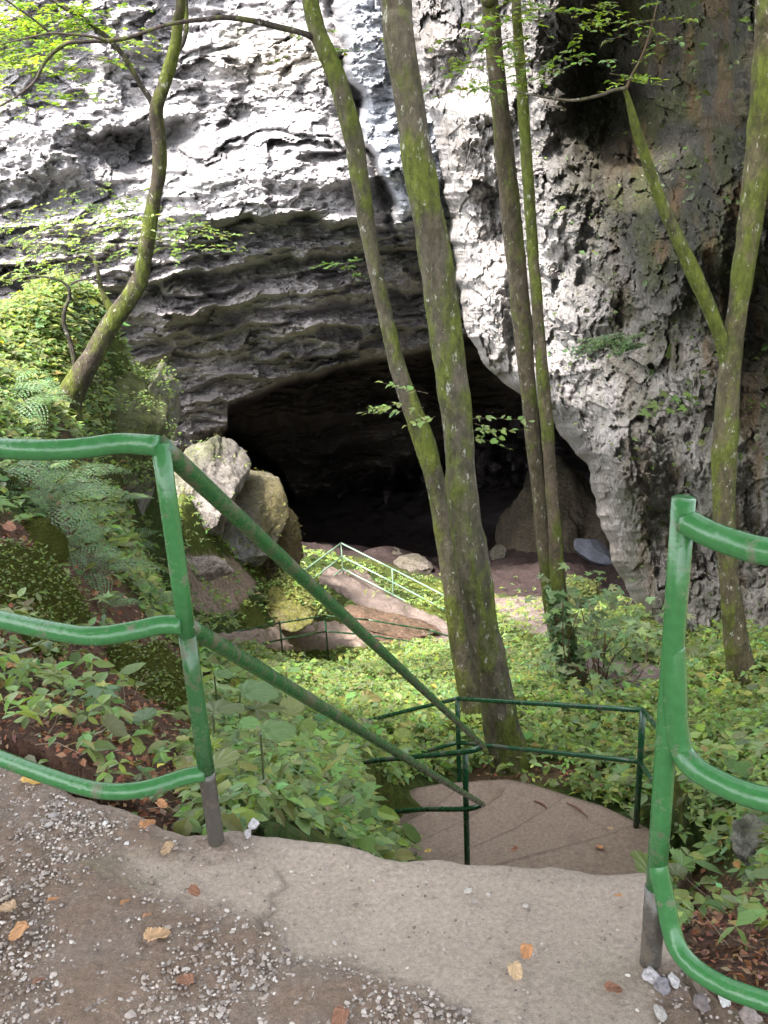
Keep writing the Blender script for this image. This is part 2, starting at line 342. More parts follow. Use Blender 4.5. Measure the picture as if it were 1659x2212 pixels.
def hit(x, y, ymax=60):              # where the sight line meets the ground
    x = np.atleast_1d(np.asarray(x, float)); y = np.atleast_1d(np.asarray(y, float))
    d = ray(x, y); Ys = np.exp(np.linspace(math.log(1.4), math.log(ymax), 900))
    res = np.zeros((len(x), 3))
    for k in range(len(x)):
        p = CAM+d[k]*(Ys/d[k, 1])[:, None]
        below = p[:, 2] < H(p[:, 0], p[:, 1])
        i = np.argmax(below) if below.any() else len(Ys)-1
        res[k] = p[i]; res[k, 2] = H(p[i, 0], p[i, 1])
    return res
def hit1(x, y): return hit([x], [y])[0]
def Hn(X, Y, e=0.06):
    n = np.stack([-(H(X+e, Y)-H(X-e, Y))/(2*e), -(H(X, Y+e)-H(X, Y-e))/(2*e), np.ones_like(X)], -1)
    return n/np.linalg.norm(n, axis=-1)[..., None]

TV = np.stack([GX, GY, GZ], -1)
tx, ty, tz = proj(TV)
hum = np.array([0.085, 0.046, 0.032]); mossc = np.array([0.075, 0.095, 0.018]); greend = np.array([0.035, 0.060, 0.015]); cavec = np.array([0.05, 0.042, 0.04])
def litter_mask(x, y, X, Y):         # brown leaf litter rather than plants: left bank and right corner
    left = sstep(520, 380, x)*sstep(820, 960, y)*sstep(13, 9, Y)
    right = sstep(1420, 1460, x)*sstep(1830, 1930, y)
    ledge = inpoly(x, y, [(1040, 1640), (1300, 1650), (1330, 1720), (1150, 1690), (1000, 1690)])*0.8
    m = fbm(X*1.3, Y*1.0, None, 91, 4)+.75*sstep(460, 380, x)*sstep(5.2, 4.2, Y)*(x < 460)
    return np.clip(np.maximum(np.maximum(left*sig((m+0.10)*6), right*sig((m+0.9)*5)), ledge), 0, 1)
lm = litter_mask(tx, ty, GX, GY)[..., None]
mo = sig((fbm(GX*1.1, GY*1.1, None, 44, 4)-0.15)*5)[..., None]
tcol = greend*(1-mo)+mossc*mo; tcol = tcol*(1-lm)+hum*lm
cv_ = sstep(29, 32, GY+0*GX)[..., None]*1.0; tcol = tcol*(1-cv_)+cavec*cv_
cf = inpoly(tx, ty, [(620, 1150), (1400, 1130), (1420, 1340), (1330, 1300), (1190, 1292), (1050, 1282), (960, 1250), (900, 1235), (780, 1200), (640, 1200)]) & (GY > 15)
tcol = np.where(cf[..., None], np.array([.042, .031, .031]), tcol)  # brown soil, with the shade of the cave floor darkened into the colour
stony = (inpoly(tx, ty, [(1060, 1290), (1190, 1290), (1230, 1390), (1100, 1350)]) | inpoly(tx, ty, [(1280, 1420), (1430, 1440), (1440, 1500), (1330, 1500)]) | inpoly(tx, ty, [(700, 1230), (790, 1230), (830, 1290), (760, 1300)]))[..., None]
tcol = np.where(stony, np.array([0.20, 0.16, 0.145]), tcol)
pink = inpoly(tx, ty, [(385, 1200), (500, 1205), (560, 1262), (500, 1330), (420, 1320)])[..., None]; tcol = np.where(pink, np.array([0.30, .225, .19]), tcol)
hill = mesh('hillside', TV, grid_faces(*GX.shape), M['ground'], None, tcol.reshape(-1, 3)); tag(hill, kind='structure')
# a wide sheet under and around everything so that no edge of the world shows
s = 400.0
gr = mesh('ground', [(-s, -s, -30), (s, -s, -30), (s, s, -30), (-s, s, -30)], np.array([[0, 1, 2, 3]]), M['ground'], None, np.tile(hum, (4, 1))); tag(gr, kind='structure')
yb = np.linspace(-14, 1.3, 40); xb = np.linspace(-14, 14, 90); YB, XB = np.meshgrid(yb, xb, indexing='ij')
ZB = -0.09+np.where(XB < -2.2, (-2.2-XB)*0.35, 0)-np.where(XB > 1.4, (XB-1.4)*0.5, 0)+0.05*fbm(XB, YB, None, 2, 3)*(np.abs(XB) > 2.2)
bk = mesh('terrain', np.stack([XB, YB, ZB], -1), grid_faces(*XB.shape), M['ground'], None, np.tile(greend, (XB.size, 1))); tag(bk, kind='structure')

# ------------------------------------------------------------------ footpath at the viewer's feet (concrete lip under grit)
nx, ny = 520, 420
gx = np.concatenate([np.linspace(-6, -1.3, 40)[:-1], np.linspace(-1.3, 1.2, nx), np.linspace(1.2, 2.6, 20)[1:]])
EY = edgeY(gx)
vv = np.concatenate([np.linspace(-4, 0.6, 20)[:-1]/1.0, np.zeros(0)])
rows = []
for t in np.linspace(-5, 0.5, 24)[:-1]: rows.append(np.stack([gx, np.full_like(gx, t), np.zeros_like(gx)], -1))
for t in np.linspace(0, 1, ny): rows.append(np.stack([gx, 0.5+t*(EY-0.5), np.zeros_like(gx)], -1))
for dy, dz in ((0.012, -0.004), (0.022, -0.014), (0.027, -0.035), (0.03, -0.16), (-0.02, -0.4)): rows.append(np.stack([gx, EY+dy, np.full_like(gx, dz)], -1))
PV = np.array(rows); X_, Y_ = PV[..., 0], PV[..., 1]
dx_, dy_, _ = proj(PV)
DIRT = [(-3000, 1500), (0, 1600), (330, 1770), (400, 1815), (500, 1800), (560, 1830), (545, 1850), (420, 1850), (330, 1845), (235, 1870), (300, 1930), (480, 1975), (590, 2000), (610, 2060), (760, 2085), (900, 2130), (1010, 2190), (1080, 2400), (-3000, 4000)]
def dirt(x, y, X, Y):
    """0 concrete .. 1 grit; soft edge by probing jittered copies"""
    s = 0
    for k in range(6):
        a = k*1.05; q = 22
        s = s+inpoly(x+q*np.cos(a)+26*fbm(X*9, Y*9, None, 13, 3), y+q*np.sin(a)+20*fbm(X*9, Y*9, None, 19, 3), DIRT)
    return s/6.0
dm = dirt(dx_, dy_, X_, Y_); dm = np.where(Y_ < 0.75, 1.0, dm)
rightsoil = sstep(1395, 1430, dx_)*sstep(2060, 2110, dy_)
dm = np.maximum(dm, rightsoil)
conc = np.array([0.350, 0.280, 0.228]); grit = np.array([0.190, 0.132, 0.098])
cn = fbm(X_*3, Y_*3, None, 71, 4)[..., None]
g2 = sig((fbm(X_*14, Y_*14, None, 72, 3)[..., None]-0.1)*6)
pc = conc*(1+0.10*cn)*(1-dm[..., None])+(grit*(1+0.15*cn)*(1-0.35*g2)+np.array([.20, .17, .15])*0.35*g2)*dm[..., None]
mossy = (sstep(1200, 1400, dx_)*sstep(1980, 2100, dy_)*0.5+0.35*inpoly(dx_, dy_, [(150, 1860), (330, 1830), (420, 1870), (300, 1930)]))*sig(fbm(X_*6, Y_*6, None, 77, 3)*5)
pc = pc*(1-mossy[..., None]*0.6)+np.array([.13, .14, .06])*mossy[..., None]*0.6
far = sstep(30, 4, dy_-np.interp(dx_, [a for a, b in edge_d], [b for a, b in edge_d]))[..., None]*(dx_ > 520)[..., None]
pc = pc*(1-0.10*far)
# a ragged crack across the concrete
crk = np.array([(600, 1880), (622, 1910), (585, 1935), (592, 1965), (560, 1985), (575, 2010)], float)
dcr = np.full(dx_.shape, 1e9)
for k in range(len(crk)-1):
    a, b = crk[k], crk[k+1]; L_ = ((b-a)**2).sum()
    t = np.clip(((dx_-a[0])*(b[0]-a[0])+(dy_-a[1])*(b[1]-a[1]))/L_, 0, 1)
    dcr = np.minimum(dcr, np.hypot(dx_-a[0]-t*(b[0]-a[0]), dy_-a[1]-t*(b[1]-a[1])))
ck = np.exp(-(dcr/7)**2)*(dm < 0.9)
pc = pc*(1-0.18*ck[..., None])
Zp = 0.004*fbm(X_*5, Y_*5, None, 33, 4)+0.0035*dm*fbm(X_*40, Y_*40, None, 34, 3)-0.006*ck
PV[..., 2] += np.where(Y_ > 0.3, Zp, 0)+0.006*dm
fp = mesh('footpath', PV, grid_faces(*X_.shape), M['path'], None, pc.reshape(-1, 3)); tag(fp, kind='structure')

# ------------------------------------------------------------------ staircase below the lip, landing and turning treads
def slab(poly, ztop, th, mb, col):   # bevelled slab from a plan polygon
    p = np.array(poly, float); c = p.mean(0)
    for i in range(0): pass
    n = len(p); ins_ = p+(c-p)/np.linalg.norm(c-p, axis=1)[:, None]*0.012
    V = np.vstack([np.column_stack([ins_, np.full(n, ztop)]), np.column_stack([p, np.full(n, ztop-0.012)]), np.column_stack([p, np.full(n, ztop-th)])])
    q = []
    for r in (0, 1):
        for i in range(n): j = (i+1) % n; q.append((r*n+i, r*n+n+i, r*n+n+j, r*n+j))
    r3 = p+(c-p)/np.linalg.norm(c-p, axis=1)[:, None]*0.05
    V = np.vstack([V, np.column_stack([r3, np.full(n, ztop)]), [*c, ztop]]); t = [(4*n, 3*n+i, 3*n+(i+1) % n) for i in range(n)]
    for i in range(n): q.append((3*n+i, i, (i+1) % n, 3*n+(i+1) % n))
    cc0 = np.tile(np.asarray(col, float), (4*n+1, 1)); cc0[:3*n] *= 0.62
    mb.add(V, np.array(q), np.array(t), cc0)
stc = np.array([0.215, 0.158, 0.125])
st = empty('staircase', (0.6, 4.9, -3.1), 'worn brown concrete stairs dropping from the path lip and turning left at the landing', 'staircase')
nst = 17
for k in range(nst):
    y0 = 1.66+k*(2.4/nst); y1 = y0+2.4/nst+0.03; z = -0.18*(k+1)+0.0
    z = -3.1*(k+1)/(nst+0.5)
    a0, a1 = np.interp([y0, y1], [1.8, 5.1], [-0.36, 0.46]); b0, b1 = np.interp([y0, y1], [1.5, 5.0], [0.42, 1.62])
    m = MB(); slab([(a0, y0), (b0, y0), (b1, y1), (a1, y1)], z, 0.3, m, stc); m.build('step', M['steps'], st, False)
OUT = [(1425, 1800), (1378, 1775), (1300, 1738), (1225, 1716), (1150, 1692), (1090, 1681), (1010, 1688), (960, 1690), (900, 1700), (830, 1722), (795, 1750)]
NOSE = [[(1378, 1775), (1320, 1799), (1180, 1834), (1060, 1868), (960, 1905)], [(1225, 1716), (1185, 1742), (1104, 1789), (1000, 1838), (880, 1895)],
        [(1100, 1682), (1085, 1712), (1000, 1770), (840, 1850)], [(1005, 1688), (985, 1704), (930, 1745), (820, 1805)]]
TR = [[(1000, 2160), (1480, 2160), (1425, 1800)]+NOSE[0],
      [(940, 1960), (1390, 1800), (1378, 1775), (1300, 1738)]+NOSE[1],
      [(870, 1930), (1110, 1815), (1250, 1735), (1225, 1716), (1150, 1692)]+NOSE[2],
      [(830, 1900), (1010, 1800), (1120, 1712), (1100, 1682), (1040, 1684)]+NOSE[3],
      [(790, 1850), (950, 1770), (1030, 1700), (1005, 1688), (960, 1690), (900, 1700), (830, 1722), (780, 1755)]]
for k, pl in enumerate(TR):
    z = -3.1-0.12*k; w3 = [PZ(a, b, z) for a, b in pl]
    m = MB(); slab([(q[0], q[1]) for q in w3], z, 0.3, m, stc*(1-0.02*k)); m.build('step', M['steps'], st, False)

# ------------------------------------------------------------------ cliffs
def line(xs, pts):
    pts = np.array(pts, float); return np.interp(xs, pts[:, 0], pts[:, 1])
cx_ = np.linspace(-420, 1560, 560); cy_ = np.linspace(-520, 1330, 600)
cyg, cxg = np.meshgrid(cy_, cx_, indexing='ij')
wx = cxg+14*fbm(cxg/70, cyg/70, None, 61, 3); wy = cyg+10*fbm(cxg/60, cyg/60, None, 62, 3)
Yc = 31+0.006*np.clip(450-cyg, 0, 1000)+0.011*np.clip(cyg-490, 0, 420)-0.0015*(cxg-500)
Yc += 0.0035*np.clip(300-cxg, 0, 400)*sstep(300, 600, cyg)
low = sstep(430, 560, cyg)
# broad swellings
Yc += 1.5*fbm(cxg/260, cyg/200, None, 5, 2)*0.8
Yc += -0.9*ridged(cxg/120+cyg/400, cyg/85, 9, 2)*0.16*(1-0.5*low)
Yc += -0.5*ridged(wx/230, (wy+0.17*wx)/34, 19, 4)*0.75*low
tl = 0.30*(1-low)+0.14*low
jx, jy = cxg+9*fbm(cxg/30, cyg/30, None, 151, 3), cyg+7*fbm(cxg/30, cyg/30, None, 152, 3)
Yc += 0.52*facet((jx-tl*jy)/(100-10*low), (jy+tl*jx)/(62-26*low), 161)
Yc += 0.15*facet((jx-.5*jy)/44, (jy+.45*jx)/24, 162)*(1-.4*low)+0.12*facet((jx-tl*jy)/52, (jy+tl*jx)/11, 164)*low
Yc += 0.07*facet((jx-.6*jy)/17, (jy+.6*jx)/10, 163)
def beds(t, edge=0.86):              # saw-tooth beds: each layer leans out towards its lower edge, then steps back
    f = t-np.floor(t); return np.where(f < edge, (f/edge)**1.8, (1-f)/(1-edge))
wob = fbm(cxg/150, cyg/70, None, 141, 4); wob2 = fbm(cxg/60, cyg/60, None, 142, 3)
Yc -= (0.16+0.12*wob2)*beds((wy+0.33*wx)/78+0.7*wob)*(1-low)
Yc -= (0.05+0.05*wob2)*beds((wy+0.45*wx)/31+0.9*wob+0.3*wob2, .8)*(1-0.6*low)
Yc -= (0.75+0.4*wob2)*beds((wy+0.13*wx)/52+0.55*wob)*low
Yc -= (0.16+0.1*wob2)*beds((wy+0.16*wx)/19+0.7*wob+.3*wob2, .8)*low
Yc -= 0.5*beds((wx-0.5*wy)/170+0.5*wob, .93)*(1-low)
Yc += 0.09*fbm(cxg/13, cyg/8, None, 39, 3)
def bump(cx, cy, rx, ry, a, rot=0):
    c, s_ = math.cos(rot), math.sin(rot); u = ((wx-cx)*c+(wy-cy)*s_)/rx; v = (-(wx-cx)*s_+(wy-cy)*c)/ry
    return a*np.exp(-(u*u+v*v)**1.5)
Yc -= bump(590, 375, 215, 105, 2.6, -0.1)             # the big bright bulge
Yc -= bump(600, 150, 200, 120, 1.4)
Yc -= bump(90, 250, 150, 150, 1.2)
Yc += bump(330, 330, 120, 55, 1.6)
def over(pts, amp, upd=70, dn=14, sharp=3.0, soft=40):  # overhang: rock above stands out, shaded recess below
    global Yc
    x0_, x1_ = pts[0][0], pts[-1][0]
    d = wy-line(wx, pts); env = sstep(x0_-soft, x0_+soft, wx)*sstep(x1_+soft, x1_-soft, wx)
    Yc = Yc-env*amp*np.exp(np.minimum(d, 0)/upd)*sig(-d/sharp)+env*0.5*amp*np.exp(-np.maximum(d, 0)/dn)*sig(d/sharp)
def crev(pts, amp, wdt=4, soft=20):
    global Yc
    x0_, x1_ = pts[0][0], pts[-1][0]
    d = wy-line(wx, pts); env = sstep(x0_-soft, x0_+soft, wx)*sstep(x1_+soft, x1_-soft, wx)
    Yc = Yc+env*amp*np.exp(-(d/wdt)**2)
crev([(420, 350), (470, 325), (505, 292), (560, 280), (620, 276), (690, 292), (760, 335)], 0.45, 3.0)
over([(430, 350), (470, 325), (505, 292), (560, 282), (620, 278), (690, 294), (760, 337)], 0.55, 45, 8, 2.5, 15)
over([(400, 500), (470, 478), (560, 468), (650, 462), (720, 480), (820, 500)], 1.5, 60, 40)
over([(250, 600), (330, 608), (420, 590), (560, 568), (700, 556), (900, 540)], 1.3, 60, 30)
over([(110, 634), (200, 632), (320, 640)], 1.2, 50, 25, soft=15)
over([(340, 700), (420, 690), (520, 668), (640, 660), (760, 650), (900, 622)], 0.8, 50, 25)
over([(380, 760), (470, 752), (560, 730), (700, 716), (900, 700)], 0.6, 40, 25)
over([(300, 690), (360, 712), (400, 760)], 0.6, 40, 25)
over([(340, 905), (400, 900), (470, 880)], 0.6, 40, 25)
over([(70, 388), (140, 370)], 0.8, 30, 8, soft=6)
over([(205, 302), (260, 280), (330, 268), (420, 262)], 0.9, 60, 50, soft=15)
over([(210, 392), (300, 386), (420, 372)], 0.7, 40, 20, soft=15)
over([(240, 425), (330, 415), (400, 425)], 0.5, 40, 20, soft=15)
# groove between this wall and the next one
g = wx-np.interp(wy, [-300, 100, 330, 520, 700], [700, 735, 790, 850, 920])
Yc += 1.6*np.exp(-(g/16)**2)*sstep(650, 350, cyg)
# smooth bluish slab standing proud to the right of the groove
slabm = sig((g-12)/5)*sstep(560, 430, cyg)
Yc -= 2.2*slabm
g4 = wx-190-0.03*wy
Yc -= 0.5*sig(g4/4)*sstep(420, 380, cyg)*sstep(60, 110, cyg)
# the cave: lip, layered inner wall, black depth
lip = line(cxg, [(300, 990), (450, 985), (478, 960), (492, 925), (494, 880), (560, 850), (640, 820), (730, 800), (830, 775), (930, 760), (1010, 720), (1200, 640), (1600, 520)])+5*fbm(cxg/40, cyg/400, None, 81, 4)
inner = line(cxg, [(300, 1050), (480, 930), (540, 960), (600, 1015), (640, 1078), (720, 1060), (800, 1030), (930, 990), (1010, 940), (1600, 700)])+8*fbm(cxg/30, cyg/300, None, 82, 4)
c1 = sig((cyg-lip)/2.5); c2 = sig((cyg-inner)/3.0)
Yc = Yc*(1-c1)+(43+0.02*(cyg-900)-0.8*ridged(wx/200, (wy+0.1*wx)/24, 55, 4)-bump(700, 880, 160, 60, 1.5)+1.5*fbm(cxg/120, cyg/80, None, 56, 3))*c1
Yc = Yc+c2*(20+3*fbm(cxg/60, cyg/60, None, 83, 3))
CV = P(cxg, cyg, Yc)
grey = np.array([0.315, 0.30, 0.305]); dark = np.array([0.34, 0.31, 0.31]); blue = np.array([0.34, 0.37, 0.42]); tan = np.array([0.42, 0.37, 0.28])
n1 = fbm(cxg/90, cyg/60, None, 101, 4)[..., None]; n2 = sig((fbm(cxg/140, cyg/40, None, 103, 5)[..., None]-0.2)*4)
cc = grey*(1+0.15*n1)
st_ = sstep(440, 620, cyg)[..., None]; cc = cc*(1-st_)+dark*(1.1+0.35*n1)*st_
cc = cc*(1-slabm[..., None]*0.7)+blue*slabm[..., None]*0.7
th = (bump(590, 130, 120, 60, 1.0)+0)[..., None]; cc = cc*(1-0.45*th)+tan*0.45*th
mm = np.zeros_like(cxg)
for pts, wd in (([(400, 520), (470, 500), (560, 490), (700, 500), (820, 520)], 26), ([(330, 622), (420, 606), (560, 584), (700, 570), (900, 555)], 16), ([(470, 90), (560, 70), (640, 60)], 25)):
    x0_, x1_ = pts[0][0], pts[-1][0]
    mm = np.maximum(mm, np.exp(-((wy-line(wx, pts))/wd)**2)*sstep(x0_-20, x0_+20, wx)*sstep(x1_+20, x1_-20, wx))
mm = mm*sig((fbm(cxg/25, cyg/18, None, 111, 4)+0.0)*4); mm = mm[..., None]*0.6
cc = cc*(1-mm)+np.array([0.07, 0.085, 0.025])*mm
dk = (bump(330, 335, 120, 50, 1.0)+bump(760, 150, 30, 160, 0.8))[..., None]; cc = cc*(1-0.45*dk)  # shadow of the recess and groove painted into the rock colour
cm = c1[..., None]; cc = cc*(1-cm)+np.array([0.110, 0.092, 0.085])*(1+0.3*n1)*cm  # cave gloom put into the colour: inner rock darker than the outer face
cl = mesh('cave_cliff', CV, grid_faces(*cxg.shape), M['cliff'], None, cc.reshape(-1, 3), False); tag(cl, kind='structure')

# right cliff: param from its silhouette rightwards; folds back into the gorge so that it is solid
ry = np.linspace(-560, 1640, 640)
sil = np.interp(ry, [-600, 0, 120, 225, 250, 330, 420, 520, 700, 760, 800, 830, 845, 900, 980, 1005, 1020, 1100, 1230, 1340, 1440, 1560, 1700],
                [820, 872, 885, 905, 925, 938, 955, 975, 1002, 1030, 1058, 1092, 1118, 1188, 1240, 1268, 1276, 1287, 1332, 1382, 1432, 1482, 1540])
sil = sil+4*fbm(ry/30, ry*0, None, 201, 4)
uu = np.concatenate([np.linspace(0, 0.12, 70)[:-1], np.linspace(0.12, 1, 330)])
ug, ryg = np.meshgrid(uu, ry, indexing='xy'); sg = np.repeat(sil[:, None], len(uu), 1)
rxg = sg+ug*(2300-sg); px = rxg-sg
Yr = np.interp(rxg, [800, 940, 1100, 1280, 1430, 1560, 1700, 2000, 2400], [27, 25.5, 22.5, 19, 15, 12.8, 11, 8.6, 6.5])
Yr = Yr*(1+0.07*sstep(700, 1450, ryg)*sstep(1500, 1100, rxg)*0)
Yr += 5.0*(1-np.sqrt(np.clip(1-(1-np.clip(px/75, 0, 1))**2, 0, 1)))       # rounded edge
wr = rxg+12*fbm(rxg/60, ryg/60, None, 211, 3); wq = ryg+12*fbm(rxg/60, ryg/60, None, 212, 3)
k_ = Yr/22
Yr += k_*0.9*fbm(rxg/210, ryg/240, None, 213, 3)
Yr -= k_*0.22*ridged(wr/80, wq/150, 214, 3)
qx, qy = rxg+8*fbm(rxg/28, ryg/28, None, 251, 3), ryg+8*fbm(rxg/28, ryg/28, None, 252, 3)
Yr += k_*(0.50*facet((qx+.25*qy)/85, (qy-.5*qx)/115, 261)+0.24*facet((qx+.3*qy)/34, (qy-.6*qx)/46, 262)+0.11*facet((qx+.2*qy)/14, (qy-.4*qx)/19, 263))
Yr -= k_*0.04*ridged((wr+0.4*wq)/34, wq/70, 215, 4)
Yr += k_*0.08*fbm(rxg/12, ryg/18, None, 216, 4, .6)
def rb(cx, cy, rx, ry_, a, pw=1.5):
    return a*np.exp(-((((wr-cx)/rx)**2+((wq-cy)/ry_)**2)**pw))
Yr += rb(1400, 190, 170, 280, 6.0)+rb(1660, 650, 110, 360, 2.2)            # cavities at upper right
Yr -= rb(1000, 640, 75, 430, 1.4)+rb(1200, 700, 130, 260, 1.0)+rb(1340, 1080, 75, 190, 1.3)
d = wq-np.interp(wr, [1100, 1230, 1330, 1440], [330, 370, 455, 500]); e = sstep(1080, 1160, wr)*sstep(1480, 1400, wr)
Yr -= e*1.0*np.exp(-np.maximum(d, 0)/120)*sig(d/5)                        # slanting rib below the dark hollow
d = wq-228; Yr += 1.6*sig(-d/5)*sstep(1120, 1060, rxg)*np.exp(np.minimum(d, 0)/300)
d = wq-np.interp(wr, [1270, 1340, 1420], [1010, 930, 900]); Yr -= 0.7*np.exp(-np.maximum(d, 0)/90)*sig(d/4)*sstep(1440, 1400, wr)
RV = P(rxg, ryg, Yr)
# fold-back along the silhouette and over the top
back = P(sil-np.linspace(0, 1, len(ry))*0, ry, Yr[:, 0]+8); back2 = P(sil, ry, Yr[:, 0]+26)
RV = np.concatenate([back2[:, None], back[:, None], RV], 1)
top = RV[0].copy(); topb = top+np.array([2, 30, 6]); RV = np.concatenate([topb[None], RV], 0)
n1 = fbm(rxg/70, ryg/70, None, 221, 5)[..., None]; n3 = fbm(rxg/24, ryg/30, None, 223, 4)[..., None]
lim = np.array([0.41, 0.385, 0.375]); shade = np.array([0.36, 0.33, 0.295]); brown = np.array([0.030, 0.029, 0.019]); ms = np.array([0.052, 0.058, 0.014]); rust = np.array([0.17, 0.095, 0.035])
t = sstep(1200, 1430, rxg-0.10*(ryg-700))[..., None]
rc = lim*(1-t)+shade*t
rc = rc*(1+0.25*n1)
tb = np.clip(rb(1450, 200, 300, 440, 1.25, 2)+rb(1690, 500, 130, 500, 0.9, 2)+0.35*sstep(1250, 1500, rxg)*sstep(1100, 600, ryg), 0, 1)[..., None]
rc = rc*(1-tb*0.95)+brown*tb*0.95  # brown rock, with the shade of the upper right wall painted in
mk = sig((fbm(rxg/34, ryg/60, None, 231, 5)-0.05)*7)*sstep(1170, 1400, rxg)*(0.75-.35*sstep(600, 1000, ryg)); mk = mk[..., None]
rc = rc*(1-mk)+ms*mk
rk = sig((fbm(rxg/34, ryg/110, None, 241, 4)-0.55)*6)*sstep(1250, 1450, rxg)*0.6; rk = rk[..., None]
rc = rc*(1-rk)+rust*rk
dd = (rb(985, 320, 45, 60, 0.5)+rb(1010, 420, 40, 60, 0.4)+rb(900, 100, 60, 110, 0.6))[..., None]*sig(n3*5); rc = rc*(1-dd)+np.array([.12, .09, .06])*dd
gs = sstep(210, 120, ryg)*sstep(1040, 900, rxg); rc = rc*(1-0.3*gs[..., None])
rc = np.concatenate([rc[:, :1], rc[:, :1], rc], 1); rc = np.concatenate([rc[:1], rc], 0)
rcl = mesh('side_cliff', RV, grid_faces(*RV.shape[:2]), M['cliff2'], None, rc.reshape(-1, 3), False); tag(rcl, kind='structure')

# ------------------------------------------------------------------ boulders
_ico = {}
def ico(n):
    if n not in _ico:
        import bmesh
        b = bmesh.new(); bmesh.ops.create_icosphere(b, subdivisions=n, radius=1.0); b.verts.ensure_lookup_table()
        _ico[n] = (np.array([v.co[:] for v in b.verts]), np.array([[v.index for v in f.verts] for f in b.faces])); b.free()
    return _ico[n]
def boulder(name, label, cx, cy, Y, rx, ry_, dep=None, tilt=0.0, seed=0, col=(.3, .27, .24), moss=0.3, rough=0.3, mat='rock', n=6, cat='boulder', pw=1.0, group=None, mosscol=(.085, .10, .022), ang=None):
    c = ray1(cx, cy, Y); zc = (c-CAM)@fw; a = rx*zc/F; b = ry_*zc/F; dp = (dep if dep else (a+b)/2*1.1)
    V0, t = ico(n)
    V = V0.copy()
    V = np.sign(V)*np.abs(V)**pw if pw != 1.0 else V
    q = V0*1.3+seed*7.7
    if ang is None: ang = cat != 'mossy mound'
    if ang:                          # broken faces: clip the ball with random planes
        g_ = np.random.default_rng(seed+100); pn = g_.normal(size=(34, 3)); pn /= np.linalg.norm(pn, axis=1)[:, None]; pd = g_.uniform(.74, .97, 34)
        dt = V0@pn.T; rr_p = np.where(dt > .05, pd/np.maximum(dt, .05), 9).min(1); rr_p = np.minimum(rr_p, 1.25); V = V0*rr_p[:, None]*1.08; rough = rough*0.6
    h = fbm(q[:, 0], q[:, 1], q[:, 2], seed, 5, 0.52)
    fl = vnoise(q[:, 0]*1.5, q[:, 1]*1.5, q[:, 2]*1.5, seed+9)
    V = V*(1+rough*h*0.6+rough*0.35*np.abs(fl))[:, None]
    ct_, st2 = math.cos(tilt), math.sin(tilt)
    R3 = rt*ct_+up*st2; U3 = -rt*st2+up*ct_
    W = c+V[:, :1]*a*R3+V[:, 2:]*b*U3+V[:, 1:2]*dp*np.array([0, 1.0, 0])
    nz = V0[:, 2]+0.6*h
    mk2 = np.clip(sig((nz-0.9+1.4*moss)*5)*min(1, moss*2.2), 0, 1)[:, None]
    base = np.asarray(col)*(1+0.3*fbm(q[:, 0]*3, q[:, 1]*3, q[:, 2]*3, seed+5, 3))[:, None]
    cl_ = base*(1-mk2)+np.asarray(mosscol)*mk2
    o = mesh(name, W, [t], M[mat], None, cl_)
    return tag(o, label, cat, group)
boulder('rock_shoulder', 'bulging rock shoulder of the knoll hung with small leaves', 266, 925, 13.4, 82, 135, 1.5, 0.28, 33, (.18, .16, .13), 0.75, 0.42, cat='boulder')
boulder('rock_pillar', 'narrow lichened grey rock pillar at the right edge of the leafy knoll', 342, 885, 14.4, 28, 95, 1.0, 0.02, 3, (.30, .28, .24), 0.25, 0.25)
boulder('rock_pillar', 'pale grey rock pillar rising behind the left handrail post', 300, 1040, 13.2, 34, 105, 1.0, -0.16, 4, (.33, .30, .30), 0.25, 0.25)
boulder('boulder', 'white speckled boulder behind the corner of the green handrail', 428, 1062, 20, 76, 86, 2, 0.5, 5, (.23, .205, .19), 0.3, 0.45)
boulder('boulder', 'hump-shaped boulder with brown moss and a bare grey face beside the cave mouth', 530, 1112, 22, 100, 84, 2.2, -0.45, 6, (.33, .32, .33), 0.5, 0.22, mosscol=(.10, .085, .035))
boulder('boulder', 'rusty low rock beneath the hump-shaped boulder at the cave edge', 600, 1175, 23.0, 62, 38, 1.5, -0.6, 16, (.20, .15, .11), 0.5, 0.4, mosscol=(.12, .09, .035))
boulder('boulder', 'flat pinkish boulder with a shaded hollow under it beside the left handrail post', 440, 1226, 15.4, 60, 20, 0.28, -0.12, 7, (.36, .29, .25), 0.05, 0.4)
boulder('boulder', 'mossy boulder half covered in plants above the lower path', 632, 1305, 19.6, 66, 32, 0.9, -0.25, 8, (.16, .12, .08), 0.6, 0.45, mosscol=(.14, .14, .03))
boulder('boulder', 'long rust brown outcrop between the two stretches of the lower path', 850, 1352, 21.2, 110, 16, 0.6, -0.22, 9, (.13, .08, .055), 0.05, 0.5)
boulder('boulder', 'small round mossy boulder before the dark cave floor at right', 1250, 1278, 19.5, 36, 26, 0.5, 0, 10, (.22, .17, .11), 0.7, 0.25)
boulder('rock_mound', 'dim cone of rock rising inside the cave at right', 1205, 1180, 37, 120, 125, 4, -0.1, 11, (.12, .10, .07), 0.1, 0.35, mosscol=(.07, .07, .04), cat='rock mound', ang=False)
boulder('pale_streak', 'bluish white streak, built as a smooth slab, on the dark cave floor', 1290, 1196, 32.5, 52, 20, 0.8, -0.42, 12, (.15, .16, .20), 0.0, 0.12, mat='stone', cat='pale streak')  # pale water-like streak, given the shape of a slab
boulder('boulder', 'long pale boulder on the cave floor beyond the white handrail', 893, 1222, 31, 46, 15, 0.8, -0.05, 13, (.17, .145, .125), 0.1, 0.35)
boulder('boulder', 'small pale rock left of the long boulder on the cave floor', 846, 1197, 33, 20, 9, 0.5, 0, 14, (.16, .14, .12), 0.1, 0.35)
boulder('boulder', 'dull angular rock on the cave floor just right of the thick trunk', 1075, 1200, 33, 18, 18, 0.5, 0, 15, (.13, .12, .10), 0.1, 0.35)
